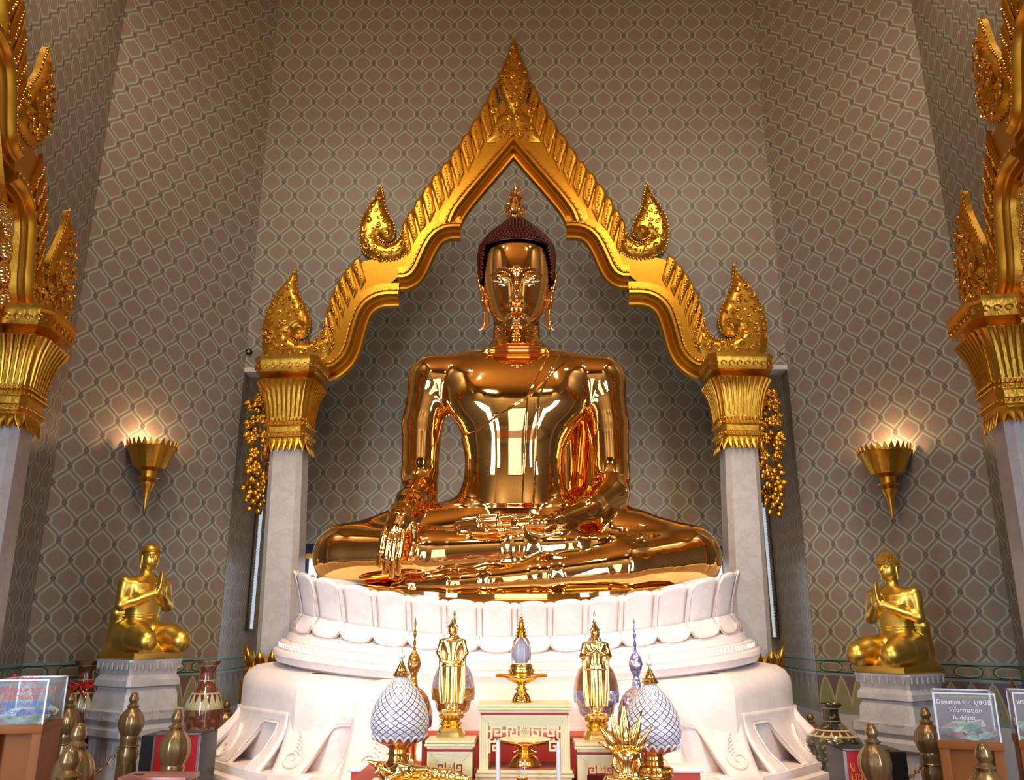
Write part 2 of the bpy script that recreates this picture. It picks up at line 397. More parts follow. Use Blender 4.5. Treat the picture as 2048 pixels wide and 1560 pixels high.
def relief_plate(mb, poly, y_edge, y_mid, y_back, step=.03, bev=.07):
    """front face pillowed: edge at y_edge, middle raised to y_mid (towards -y)"""
    xs = [p[0] for p in poly]; zs = [p[1] for p in poly]; pts = [Vector((x, z)) for x, z in poly]; inner = []
    x = min(xs)+step/2; r = random.Random(3)
    while x < max(xs):
        z = min(zs)+step/2
        while z < max(zs):
            q = (x+r.uniform(-.2, .2)*step, z+r.uniform(-.2, .2)*step)
            if inside(q, poly) and edge_d(q, poly) > step*.45: inner.append(Vector(q))
            z += step
        x += step
    n = len(pts)
    vs, es, fs, *_ = geometry.delaunay_2d_cdt(pts+inner, [(i, (i+1) % n) for i in range(n)], [list(range(n))], 1, 1e-6)
    V = []; 
    for v in vs:
        d = edge_d((v.x, v.y), poly); k = min(1, d/bev); V.append((v.x, y_edge-(y_edge-y_mid)*math.sin(k*PI/2), v.y))
    mb._add(V, [tuple(f) for f in fs])
    m = len(pts); ring = [(x, y_edge, z) for x, z in poly]+[(x, y_back, z) for x, z in poly]
    tr = geometry.tessellate_polygon([[Vector((a, b, 0)) for a, b in poly]])
    mb._add(ring, [(i, (i+1) % m, (i+1) % m+m, i+m) for i in range(m)]+[tuple(i+m for i in t) for t in tr])
def finial(name, outline, parent, mx, spiral, s_r, seed, beads=True):
    pl = [(mx*a, b) for a, b in cr([A_(*p) for p in outline], 3, True)]
    mb = MB(); relief_plate(mb, pl, -.05, -.10, .0)
    o = mb.build(name, M['gold_carved'], parent, angle=50)
    rnd = random.Random(seed); s = MB()
    if spiral:
        cx, cz = A_(*spiral); cx *= mx; curl(s, cx, cz, s_r, -.10, 1.6, a0=(PI*.9 if mx > 0 else PI*.1), sgn=-mx, th=.013, n=26)
        curl(s, cx, cz, s_r*1.55, -.095, .9, a0=(PI*.9 if mx > 0 else PI*.1), sgn=-mx, th=.008, n=22)
    done = [(cx, cz, s_r*1.6)] if spiral else []
    xs = [p[0] for p in pl]; zs = [p[1] for p in pl]
    for _ in range(1500):
        q = (rnd.uniform(min(xs), max(xs)), rnd.uniform(min(zs), max(zs))); r = rnd.uniform(.020, .045)
        if inside(q, pl) and edge_d(q, pl) > r+.012 and all(math.hypot(q[0]-a, q[1]-b) > r+c for a, b, c in done):
            done.append((q[0], q[1], r)); curl(s, q[0], q[1], r, -.098, rnd.uniform(.8, 1.2), rnd.uniform(0, 6.28), rnd.choice((1, -1)), .0095, 11)
            if rnd.random() < .6: s.sphere((q[0], -.104, q[1]), .009, 6, 4)
    s.build('scrollwork', M['gold_carved'], o)
    if beads:
        b = MB(); P = pl; acc = 0; last = None
        for i in range(len(P)):
            a, c = P[i], P[(i+1) % len(P)]; L = math.hypot(c[0]-a[0], c[1]-a[1]); k = max(1, int(L/.028))
            for j in range(k):
                x = a[0]+(c[0]-a[0])*j/k; z = a[1]+(c[1]-a[1])*j/k; b.sphere((x*1+0, -.052, z), .011, 6, 4)
        b.build('bead_border', M['gold_carved'], o)
    return o
def make_arch(loc, rz, label, group, scale=1.0, sides=(-1, 1), rosettes=False):
    root = thing('gilded_arch', label, 'arch', loc, rz, group, scale)
    for mx in sides:
        # the traced side is the left one (x < 0 in arch space): mx=1 keeps it, mx=-1 mirrors
        for seg in (S1, S2_, S3):
            path = [A_(*p) for p in cr(seg, 5)]; nn = nrm2(path, -1 if mx == 1 else -1)
            path3 = [(mx*x, 0, z) for x, z in path]; nn = [(-abs(a)*mx if True else a, abs(b)) for a, b in nn]
            if seg is S3: nn[-1] = (0, 1/max(nn[-1][1], .3))
            MB().sweep(path3, MOULD, nn).build('moulding', M['gold'], root, angle=35)
            b = MB(); d = 0
            for i in range(len(path)-1):
                L = math.hypot(path[i+1][0]-path[i][0], path[i+1][1]-path[i][1]); d += L
                if d > .036:
                    d = 0
                    for off in (.164, .178): b.sphere((mx*path[i][0]+nn[i][0]*off, -.115 if off < .17 else -.088, path[i][1]+nn[i][1]*off), .011, 6, 4)
            b.build('bead_row', M['gold_carved'], root)
        if rosettes:                                             # inner band set with mirrored rosettes
            path = [A_(*p) for p in cr(S1+[(850, 520), (918, 436)], 5)]; path = path[:1]+path[2:]; nn = [(-abs(a)*mx, abs(b)) for a, b in nrm2(path, -1)]
            p3 = [(mx*x, 0, z) for x, z in path]; bd = MB().sweep(p3, [(-.01, 0), (-.01, .06), (-.03, .075), (-.05, .03), (-.27, .03), (-.30, .07), (-.33, .06), (-.33, 0)], nn).build('inner_band', M['gold_carved'], root, angle=35)
            for i in range(4, len(path)-2, 7):
                x, z = p3[i][0]-nn[i][0]*.155, p3[i][2]-nn[i][1]*.155; rs = MB(); rs.sphere((x, -.05, z), .03, 10, 6, (1, .6, 1))
                for k in range(12): a = k*PI/6; rs.sphere((x+.052*math.cos(a), -.045, z+.052*math.sin(a)), .02, 6, 4)
                rs.tube([(x+.085*math.cos(a*PI/12), -.04, z+.085*math.sin(a*PI/12)) for a in range(24)], .012, 6, closed=True)
                rs.build('rosette', M['gold_bright0'], bd)
        for tips in (tipsU, tipsL):
            for i in range(len(tips)-1):
                (ax, ay), (bx, by) = tips[i], tips[i+1]; g = 1.3
                L = 58 if tips is tipsU else 50; dx = 13 if tips is tipsU else 16
                pl = [(ax+1, ay), (ax+dx*.35, ay+L*.35), (ax+dx-g, ay+L), (bx+dx+g+4, by+L), (bx+dx*.4+g, by+L*.35), (bx+g+.5, by+4), ((ax+bx)/2-1.5, (ay+by)/2-1), (ax-2.5, ay+8)]
                pl = [(mx*x, z) for x, z in (A_(*p) for p in pl)]
                mb = MB(); relief_plate(mb, pl, -.058, -.072, 0, .02, .016)
                t_ = mb.build('flame_tooth', M['gold'], root, angle=50)
                dots = MB(); rr = random.Random(i*7+3)
                for k in range(9):
                    f = .12+k*.095; x_ = (ax+bx)/2+1+dx*f*.95+rr.uniform(-2, 2); y_ = (ay+by)/2+4+L*f
                    q = A_(x_, y_); dots.sphere((mx*q[0], -.076, q[1]), rr.uniform(.008, .015), 6, 4)
                dots.build('carved_studs', M['gold_carved'], t_)
        # backing plate that carries the teeth
        out = [(1010, 175), (990, 190)]+[(x+9, y+12) for x, y in tipsU[1:]]+[(800, 470), (770, 500), (735, 500)]+[(x+9, y+12) for x, y in tipsL]
        inn = [(660, 700), (700, 610), (760, 560), (830, 500), (870, 430), (900, 380), (960, 300), (1027, 235), (1027, 185)]
        pl = [(mx*x, z) for x, z in (A_(*p) for p in out+inn)]
        MB().prism(pl, -.045, .0).build('backing_plate', M['gold'], root, angle=30)
        finial('finial', FIN2, root, mx, (767, 452), .055, 11)
        finial('finial', FIN1, root, mx, (589, 646), .075, 12)
        # scroll at the foot of the apex
        s = MB(); rnd = random.Random(5)
        for k in range(26):
            q = A_(1027-rnd.uniform(4, 44), rnd.uniform(175, 258)); curl(s, mx*q[0], q[1], rnd.uniform(.02, .04), -.075, 1, rnd.uniform(0, 6.3), rnd.choice((1, -1)), .007, 10)
        s.build('scrollwork', M['gold_carved'], root)
        pl = [(mx*x, z) for x, z in (A_(*p) for p in [(1026.4, 205), (1012, 196), (1000, 205), (985, 225), (972, 262), (1026.4, 262)])]
        mb = MB(); relief_plate(mb, pl, -.06, -.08, 0); mb.build('apex_panel', M['gold_carved'], root)
    if len(sides) > 1: finial('apex_finial', APEX, root, 1, None, 0, 21)
    return root
# columns ------------------------------------------------------------
def octo(mb, prof, ch=.30, seg_sub=1):
    vs = []; fs = []
    for (r, z) in prof:
        c = r*(1-ch); vs += [(c, -r, z), (r, -c, z), (r, c, z), (c, r, z), (-c, r, z), (-r, c, z), (-r, -c, z), (-c, -r, z)]
    m = len(prof)
    for i in range(m-1):
        for k in range(8): k2 = (k+1) % 8; fs.append((i*8+k, i*8+k2, (i+1)*8+k2, (i+1)*8+k))
    fs.append(tuple(reversed(range(8)))); fs.append(tuple((m-1)*8+k for k in range(8)))
    return mb._add(vs, fs)
def oct_pts(r, ch, n):
    """points spread along a chamfered square outline"""
    c = r*(1-ch); P = [(c, -r), (r, -c), (r, c), (c, r), (-c, r), (-r, c), (-r, -c), (-c, -r)]
    L = [math.hypot(P[(i+1) % 8][0]-P[i][0], P[(i+1) % 8][1]-P[i][1]) for i in range(8)]; T = sum(L); out = []
    for k in range(n):
        d = T*(k+.5)/n; i = 0
        while d > L[i]: d -= L[i]; i += 1
        a, b = P[i], P[(i+1) % 8]; f = d/L[i]; x, y = a[0]+(b[0]-a[0])*f, a[1]+(b[1]-a[1])*f
        nx, ny = b[1]-a[1], a[0]-b[0]; l = math.hypot(nx, ny); out.append((x, y, nx/l, ny/l))
    return out
ZC = {y: zat(y, 7.6) for y in (727, 735, 757, 765, 790, 845, 857, 880, 908, 1265, 1300)}
def make_column(loc, rz, label, group, scale=1.0):
    root = thing('marble_column', label, 'column', loc, rz, group, scale)
    zt = zat(735, 7.6); r0 = .152; rb = .182
    z_bot = 0.0
    octo(MB(), [(rb+.02, .0), (rb+.02, .30), (rb, .34), (r0, zat(900, 7.6))]).build('shaft', M['marble_grey'], root, smooth=False)
    g = lambda y: zat(y, 7.6)
    cap = MB(); octo(cap, [(r0+.008, g(902)), (r0+.02, g(888)), (r0+.03, g(882)), (r0+.045, g(880)), (r0+.045, g(873)), (r0+.032, g(870)), (r0+.035, g(860)), (r0+.05, g(858)), (r0+.05, g(852)), (r0+.035, g(848)), (r0+.04, g(838)), (r0+.05, g(815)), (r0+.075, g(790)), (r0+.105, g(776)), (r0+.12, g(771)), (r0+.105, g(768)), (r0+.06, g(764)), (r0+.10, g(760)), (r0+.135, g(757)), (r0+.14, g(737)), (r0+.15, g(733)), (r0+.15, g(727))], .22)
    c = cap.build('capital', M['gold_carved'], root, angle=25)
    ribs = MB()
    for x, y, nx, ny in oct_pts(r0, .25, 36):
        q = math.hypot(x, y); pts = []
        for yy, o in ((842, .042), (830, .047), (812, .06), (794, .08), (782, .105), (775, .122), (772, .128)):
            k = (r0+o)/r0; pts.append((x*k, y*k, g(yy)))
        ribs.tube(pts, lambda t: .006+.010*t, 6)
    ribs.build('lotus_ribs', M['gold_carved'], c)
    hang = MB()
    for x, y, nx, ny in oct_pts(r0+.02, .25, 24):
        w = .028; tx, ty = -ny, nx
        for (z0, sgn, h) in ((g(882), -1, .13), (g(838), 1, -.0)):
            if h == 0: continue
            pts = [(x+tx*w, y+ty*w, z0), (x+tx*w+nx*.012, y+ty*w+ny*.012, z0-h*.4), (x+nx*.03, y+ny*.03, z0-h), (x-tx*w+nx*.012, y-ty*w+ny*.012, z0-h*.4), (x-tx*w, y-ty*w, z0), (x+nx*.03, y+ny*.03, z0-h*.45)]
            hang._add(pts, [(0, 1, 5), (1, 2, 5), (2, 3, 5), (3, 4, 5), (4, 0, 5)])
            hang.tube([(p[0]+nx*.004, p[1]+ny*.004, p[2]) for p in pts[:5]], .005, 5)
    hang.build('hanging_leaves', M['gold_carved'], c)
    rel = MB()
    for k in range(8):
        a = 0
    for x, y, nx, ny in oct_pts(r0+.14, .22, 30):
        pts = []
        for i in range(9):
            an = i/8*2*PI*.9; rr = .028*(1-i/9*.6); pts.append((x+(-ny)*rr*math.cos(an)+nx*.006, y+nx*rr*math.cos(an)+ny*.006, g(747)+rr*math.sin(an)))
        rel.tube(pts, .006, 5)
    rel.build('abacus_relief', M['gold_carved'], c)
    br = MB()
    for yy, o, n in ((846, .045, 44), (855, .055, 48), (876, .052, 44)):
        for x, y, nx, ny in oct_pts(r0+o, .22, n): br.sphere((x, y, g(yy)), .011, 6, 4)
    br.build('bead_rings', M['gold_carved'], c)
    base = MB(); octo(base, [(rb+.09, 0), (rb+.09, 1.18), (rb+.05, 1.22), (rb+.07, 1.27), (rb+.03, 1.33), (rb+.0, 1.36)], .25)
    b = base.build('pedestal', M['gold_dark'], root, angle=25)
    lv = MB()
    for x, y, nx, ny in oct_pts(rb+.055, .25, 16):
        tx, ty = -ny, nx; w = .05; z0 = 1.30; h = .20 if (abs(abs(x)-abs(y)) < .08) else .13
        pts = [(x-tx*w, y-ty*w, z0), (x+tx*w, y+ty*w, z0), (x+tx*w*.7+nx*.02, y+ty*w*.7+ny*.02, z0+h*.5), (x+nx*.05, y+ny*.05, z0+h), (x-tx*w*.7+nx*.02, y-ty*w*.7+ny*.02, z0+h*.5), (x+nx*.035, y+ny*.035, z0+h*.4)]
        lv._add(pts, [(0, 1, 5), (1, 2, 5), (2, 3, 5), (3, 4, 5), (4, 0, 5)])
    o = lv.build('acanthus_leaves', M['gold_carved'], b); md = o.modifiers.new('s', 'SOLIDIFY'); md.thickness = .012
    return root
arch_c = make_arch((CXA, YW-.004, 0), 0, 'large gilded pointed arch on the centre wall framing the seated Buddha', None)
XC = at(1472, 740, 7.6).x-CXA; XC = (XC+(CXA-at(590, 740, 7.6).x))/2
col1 = make_column((CXA-XC, 7.6, 0), 0, 'grey marble column with gold capital on the left of the seated Buddha', None)
col2 = make_column((CXA+XC, 7.6, 0), 0, 'grey marble column with gold capital on the right of the seated Buddha', None)
for o, sg in ((col1, 1), (col2, -1)):
    a = sg*math.radians(1.55); o.rotation_euler = (0, -a, 0); o.location.x += sg*math.sin(math.radians(1.55))*4.0
# ================= SIGNED-DISTANCE MODELLER =================
def smin(a, b, k):
    h = np.maximum(k-np.abs(a-b), 0)/k
    return np.minimum(a, b)-h*h*k*.25
class Prim:
    def __init__(s, fn, lo, hi, k, op='u'): s.fn, s.lo, s.hi, s.k, s.op = fn, np.array(lo, float), np.array(hi, float), k, op
class Body:
    def __init__(s): s.p = []
    def rc(s, a, b, ra, rb, k=.04, op='u', flat=None):
        a = np.array(a, float); b = np.array(b, float); ba = b-a; L2 = float(ba@ba)+1e-12
        f = None
        if flat is not None: f = (np.array(Vector(flat[0]).normalized()), flat[1])
        def fn(x, y, z):
            px, py, pz = x-a[0], y-a[1], z-a[2]
            t = np.clip((px*ba[0]+py*ba[1]+pz*ba[2])/L2, 0, 1)
            qx, qy, qz = px-ba[0]*t, py-ba[1]*t, pz-ba[2]*t
            r = ra+(rb-ra)*t
            if f is not None:
                n, m = f; d = (qx*n[0]+qy*n[1]+qz*n[2]); g = d*(m-1); qx, qy, qz = qx+n[0]*g, qy+n[1]*g, qz+n[2]*g
                return (np.sqrt(qx*qx+qy*qy+qz*qz)-r)/max(1, m)**.5
            return np.sqrt(qx*qx+qy*qy+qz*qz)-r
        m = max(ra, rb)+k+.03; s.p.append(Prim(fn, np.minimum(a, b)-m, np.maximum(a, b)+m, k, op)); return s
    def chain(s, pts, rs, k=.03, op='u', flat=None):
        for i in range(len(pts)-1): s.rc(pts[i], pts[i+1], rs[i], rs[i+1], k if i == 0 else min(k, rs[i]*.9), op, flat)
        return s
    def el(s, c, r, k=.04, op='u', rot=None):
        c = np.array(c, float); r = np.array(r, float); R = None if rot is None else np.array(rot.to_3x3()).T
        def fn(x, y, z):
            px, py, pz = x-c[0], y-c[1], z-c[2]
            if R is not None: px, py, pz = R[0, 0]*px+R[0, 1]*py+R[0, 2]*pz, R[1, 0]*px+R[1, 1]*py+R[1, 2]*pz, R[2, 0]*px+R[2, 1]*py+R[2, 2]*pz
            k0 = np.sqrt((px/r[0])**2+(py/r[1])**2+(pz/r[2])**2); k1 = np.sqrt((px/r[0]**2)**2+(py/r[1]**2)**2+(pz/r[2]**2)**2)+1e-9
            return k0*(k0-1)/k1
        m = r.max()+k+.03 if R is not None else r+k+.03
        s.p.append(Prim(fn, c-m, c+m, k, op)); return s
    def loft(s, rows, n=2.2, k=.05, op='u'):
        """rows: (z, xc, yc, a, b) ascending z"""
        R = np.array(sorted(cr(rows, 8)), float)
        zmin, zmax = R[0, 0], R[-1, 0]
        def fn(x, y, z):
            zz = np.clip(z, zmin, zmax); xc, yc, a, b = (np.interp(zz, R[:, 0], R[:, i]) for i in (1, 2, 3, 4))
            kk = (np.abs((x-xc)/a)**n+np.abs((y-yc)/b)**n)**(1/n)
            d = (kk-1)*np.minimum(a, b)*.9
            dz = np.maximum(np.maximum(zmin-z, z-zmax), 0)
            return np.where(dz > 0, np.sqrt(np.maximum(d, 0)**2+dz**2), d)
        ma, mb = R[:, 3].max(), R[:, 4].max()
        s.p.append(Prim(fn, (R[:, 1].min()-ma-k-.03, R[:, 2].min()-mb-k-.03, zmin-k-.03), (R[:, 1].max()+ma+k+.03, R[:, 2].max()+mb+k+.03, zmax+k+.03), k, op)); return s
    def slab(s, c, h, r=.02, k=.02, op='u', rz=0):
        c = np.array(c, float); h = np.array(h, float); ca, sa = math.cos(rz), math.sin(rz)
        def fn(x, y, z):
            px, py, pz = x-c[0], y-c[1], z-c[2]; px, py = px*ca+py*sa, -px*sa+py*ca
            qx, qy, qz = np.abs(px)-h[0]+r, np.abs(py)-h[1]+r, np.abs(pz)-h[2]+r
            return np.sqrt(np.maximum(qx, 0)**2+np.maximum(qy, 0)**2+np.maximum(qz, 0)**2)+np.minimum(np.maximum(qx, np.maximum(qy, qz)), 0)-r
        m = np.full(3, math.hypot(h[0], h[1])+k+.03); m[2] = h[2]+k+.03
        s.p.append(Prim(fn, c-m, c+m, k, op)); return s
    def disp(s, fn, lo, hi): s.p.append(Prim(fn, lo, hi, 0, 'd')); return s
    def at(s, P):
        d = np.full(len(P), 1.0)
        for p in s.p:
            m = np.all((P >= p.lo) & (P <= p.hi), axis=1)
            if not m.any(): continue
            Q = P[m]; v = p.fn(Q[:, 0], Q[:, 1], Q[:, 2]); d[m] = s.comb(d[m], v, p)
        return d
    @staticmethod
    def comb(d, v, p):
        if p.op == 'u': return smin(d, v, p.k)
        if p.op == 's': return -smin(-d, v, p.k)
        return d+v
    def mesh(s, gx, gy, gz, name, mat, parent=None, origin=(0, 0, 0), newton=2, xf=None):
        D = np.full((len(gx), len(gy), len(gz)), 1.0, np.float32)
        for p in s.p:
            i0, i1 = np.searchsorted(gx, p.lo[0]), np.searchsorted(gx, p.hi[0]); j0, j1 = np.searchsorted(gy, p.lo[1]), np.searchsorted(gy, p.hi[1]); k0, k1 = np.searchsorted(gz, p.lo[2]), np.searchsorted(gz, p.hi[2])
            if i1 <= i0 or j1 <= j0 or k1 <= k0: continue
            v = p.fn(gx[i0:i1, None, None], gy[None, j0:j1, None], gz[None, None, k0:k1])
            sub = D[i0:i1, j0:j1, k0:k1]; D[i0:i1, j0:j1, k0:k1] = s.comb(sub, v, p)
        D[0] = D[-1] = 1; D[:, 0] = 1; D[:, -1] = 1; D[:, :, 0] = 1; D[:, :, -1] = 1
        I = D < 0
        nx, ny, nz = D.shape
        C = np.zeros((nx-1, ny-1, nz-1), np.int8)
        for a in (0, 1):
            for b in (0, 1):
                for c in (0, 1): C += I[a:nx-1+a, b:ny-1+b, c:nz-1+c]
        act = (C > 0) & (C < 8); idx = np.full(act.shape, -1, np.int64); A = np.argwhere(act); idx[act] = np.arange(len(A))
        acc = np.zeros((len(A), 3)); cnt = np.zeros(len(A)); G = (gx, gy, gz)
        cs = [(0, 0, 0), (1, 0, 0), (0, 1, 0), (1, 1, 0), (0, 0, 1), (1, 0, 1), (0, 1, 1), (1, 1, 1)]
        for a in range(8):
            for ax in range(3):
                if cs[a][ax]: continue
                c2 = list(cs[a]); c2[ax] = 1
                P0 = A+np.array(cs[a]); P1 = A+np.array(c2)
                d0 = D[P0[:, 0], P0[:, 1], P0[:, 2]]; d1 = D[P1[:, 0], P1[:, 1], P1[:, 2]]; m = (d0 < 0) != (d1 < 0)
                t = d0[m]/(d0[m]-d1[m])
                X0 = np.stack([G[q][P0[m, q]] for q in range(3)], -1); X1 = np.stack([G[q][P1[m, q]] for q in range(3)], -1)
                acc[m] += X0+(X1-X0)*t[:, None]; cnt[m] += 1
        Vv = acc/cnt[:, None]
        F = []
        for ax in range(3):
            o1, o2 = [(1, 2), (2, 0), (0, 1)][ax]
            sl0 = [slice(1, n-1) for n in (nx, ny, nz)]; sl1 = list(sl0)
            sl0[ax] = slice(0, (nx, ny, nz)[ax]-1); sl1[ax] = slice(1, (nx, ny, nz)[ax])
            e = I[tuple(sl0)] != I[tuple(sl1)]; inn = I[tuple(sl0)]
            E = np.argwhere(e); off = np.array([1, 1, 1]); off[ax] = 0; E2 = E+off; flip = inn[e]
            def id_(d1, d2):
                Q = E2.copy(); Q[:, o1] -= d1; Q[:, o2] -= d2; return idx[Q[:, 0], Q[:, 1], Q[:, 2]]
            q = np.stack([id_(1, 1), id_(0, 1), id_(0, 0), id_(1, 0)], -1)
            q[~flip] = q[~flip][:, ::-1]; F.append(q)
        F = np.concatenate(F); F = F[(F >= 0).all(1)]
        e = 5e-4
        def grad(P): return np.stack([(s.at(P+np.eye(3)[i]*e)-s.at(P-np.eye(3)[i]*e))/(2*e) for i in range(3)], -1)
        step = min(np.diff(gx).min(), np.diff(gz).min())
        for _ in range(newton):
            g = grad(Vv); d = s.at(Vv); g2 = np.maximum((g*g).sum(1), .2)
            dv = g*(d/g2)[:, None]; L = np.linalg.norm(dv, axis=1)[:, None]; Vv = Vv-dv*np.minimum(1, step/np.maximum(L, 1e-9))
        g = grad(Vv); N = g/np.maximum(np.linalg.norm(g, axis=1)[:, None], 1e-9)
        Vv = Vv-np.array(origin)
        if xf is not None: Mx = np.array(xf.to_3x3()); Vv = Vv@Mx.T+np.array(xf.translation); N = N@np.linalg.inv(Mx); N /= np.linalg.norm(N, axis=1)[:, None]
        if xf is not None and xf.determinant() < 0: F = F[:, ::-1]
        me = bpy.data.meshes.new(name); me.vertices.add(len(Vv)); me.vertices.foreach_set('co', Vv.astype(np.float32).ravel())
        me.loops.add(len(F)*4); me.loops.foreach_set('vertex_index', F.astype(np.int32).ravel()); me.polygons.add(len(F)); me.polygons.foreach_set('loop_start', np.arange(0, len(F)*4, 4, dtype=np.int32))
        me.update(); me.validate(); me.shade_smooth()
        me.materials.append(mat)
        me.normals_split_custom_set_from_vertices([tuple(v) for v in N.astype(float)])
        o = bpy.data.objects.new(name, me); link(o, parent); return o
def axis(segs):
    """segs: [(start, end, step), ...] contiguous"""
    out = []
    for a, b, st in segs: n = max(1, int(round((b-a)/st))); out += [a+(b-a)*i/n for i in range(n)]
    out.append(segs[-1][1]); return np.array(out)
# ================= THE GREAT SEATED BUDDHA =================
t = NT('polished_red_gold'); n = t.noise(1.5, 2); t.set(t.mix(n, (.93, .56, .19), (.96, .62, .24)), .035, 1.0); M['mirror_gold'] = t.m
t = NT('dark_curl_lacquer'); t.set((.060, .004, .003), .40, .0, Specular_IOR_Level=.3); M['curl'] = t.m
BX = .0
def q(px, py, Y): return tuple(at(px, py, Y))
B = Body()
ZL = lambda py, Y=6.75: zat(py, Y)
m6 = lambda px_, py, Y: px_/FPX*Y*(_c+math.tan(PITCH+math.atan((780-py)/FPX))*_s)   # px width -> metres at depth Y
xc = lambda px, py, Y: at(px, py, Y).x
# torso
rows = []
for py, cx_, hw, b, Yc in ((1062, 1030, 150, .33, 6.78), (1040, 1030, 134, .31, 6.78), (1020, 1028, 120, .29, 6.78), (990, 1027, 106, .265, 6.77), (960, 1028, 97, .25, 6.76), (930, 1028, 94, .25, 6.75), (900, 1028, 97, .262, 6.74), (870, 1030, 108, .29, 6.73), (845, 1031, 122, .31, 6.73), (815, 1032, 142, .325, 6.74), (785, 1032, 154, .32, 6.76), (755, 1033, 160, .295, 6.78), (730, 1033, 150, .25, 6.80), (712, 1034, 118, .20, 6.82), (698, 1034, 76, .16, 6.82), (688, 1034, 54, .15, 6.80)):
    rows.append((ZL(py), xc(cx_, py, 6.75), Yc, m6(hw, py, 6.75), b))
B.loft(rows, 2.35, .05)
# neck with three creases
nk = []
for py, hw in ((705, 66), (692, 52), (684, 47), (676, 46), (668, 46.5), (655, 46), (640, 46), (620, 46), (600, 50)):
    nk.append((ZL(py, 6.7), xc(1033, py, 6.7), 6.72, m6(hw, py, 6.7), m6(hw, py, 6.7)*.95))
B.loft(nk, 2.0, .05)
for py in (663, 673, 683):
    B.el((xc(1033, py, 6.7), 6.715, ZL(py, 6.7)), (.203, .195, .016), .012)
# head
hd = []
for py, hw, b, yc in ((657, 8, .06, 6.50), (653, 20, .10, 6.52), (646, 31, .15, 6.55), (634, 43, .20, 6.59), (618, 52, .235, 6.61), (598, 59, .26, 6.63), (575, 64, .275, 6.64), (550, 67, .285, 6.65), (522, 67.5, .285, 6.66), (498, 66, .275, 6.67), (480, 60, .25, 6.68), (464, 44, .20, 6.69), (455, 20, .1, 6.69)):
    hd.append((ZL(py, 6.5), xc(1033, py, 6.5), yc, m6(hw, py, 6.5), b))
B.loft(hd, 2.15, .03)
HX = xc(1033, 570, 6.4)
def f(px, py, Y): p = at(px, py, Y); return (p.x, p.y, p.z)
# nose, brow, eyes, lips, chin
B.chain([f(1033, 541, 6.375), f(1033, 566, 6.335), f(1033, 586, 6.30), f(1033, 594, 6.29)], [.020, .022, .030, .033], .030)
for sx in (-1, 1):
    X = lambda d: 1033+sx*d
    B.el(f(X(8.5), 595, 6.325), (.024, .028, .020), .018)
    B.chain([f(X(5), 552, 6.358), f(X(12), 542, 6.362), f(X(26), 536, 6.375), f(X(41), 541, 6.41), f(X(52), 552, 6.46)], [.006, .008, .009, .008, .004], .022)
    B.el(f(X(29), 556, 6.395), (.068, .034, .042), .020)                       # upper lid and ball
    B.el(f(X(29), 569, 6.405), (.062, .026, .022), .018)                       # lower lid
    B.chain([f(X(14), 563.5, 6.352), f(X(22), 564.5, 6.346), f(X(31), 565, 6.350), f(X(40), 563.5, 6.372), f(X(48), 561, 6.40)], [.003, .007, .008, .006, .003], .006, 's')
    B.chain([f(X(0), 608.5, 6.338), f(X(7), 606.5, 6.336), f(X(15), 608.5, 6.352), f(X(23), 611, 6.385)], [.015, .019, .014, .004], .010)
    B.chain([f(X(0), 619, 6.332), f(X(10), 618, 6.340), f(X(20), 613.5, 6.378)], [.021, .017, .005], .010)
    B.chain([f(X(0), 613.2, 6.315), f(X(11), 612.6, 6.322), f(X(22), 611, 6.372)], [.005, .005, .004], .006, 's')
    # ear with its long lobe
    ex = 962 if sx < 0 else 1106
    E_ = lambda dx, py, Y: f(ex+(dx if sx < 0 else -dx), py, Y)
    B.chain([E_(-8, 545, 6.70), E_(-5, 556, 6.66), E_(-1, 575, 6.64), E_(4, 595, 6.62)], [.012, .026, .030, .026], .02, flat=((1, .35*sx, 0), 1.5))
    B.chain([E_(2, 565, 6.64), E_(2, 585, 6.62)], [.012, .012], .012, 's')
    B.chain([E_(2, 600, 6.63), E_(8, 625, 6.62), E_(7, 648, 6.60), E_(3, 658, 6.59), E_(-2, 660, 6.585)], [.020, .011, .011, .010, .008], .012)
    B.chain([E_(8, 600, 6.66), E_(14, 622, 6.66), E_(14, 645, 6.64), E_(8, 657, 6.60)], [.016, .009, .009, .009], .010)
B.el(f(1033, 641, 6.435), (.06, .045, .040), .06)
B.el(f(1033, 652, 6.47), (.11, .09, .05), .06)                                 # under-chin
# shoulders, upper arms, elbows
for sx, sh, mid, el_, in ((-1, (868, 762, 6.80), (845, 850, 6.78), (840, 950, 6.72)), (1, (1200, 764, 6.80), (1216, 850, 6.78), (1222, 950, 6.72))):
    B.rc(q(*sh), q(*mid), .205, .172, .055); B.rc(q(*mid), q(*el_), .172, .150, .03)
    B.rc(q(sh[0]-sx*75, sh[1]-28, 6.8), q(sh[0], sh[1]-2, 6.8), .13, .20, .08)
    B.el(q(sh[0]-sx*88, sh[1]+40, 6.62), (.21, .13, .17), .09)                 # breast
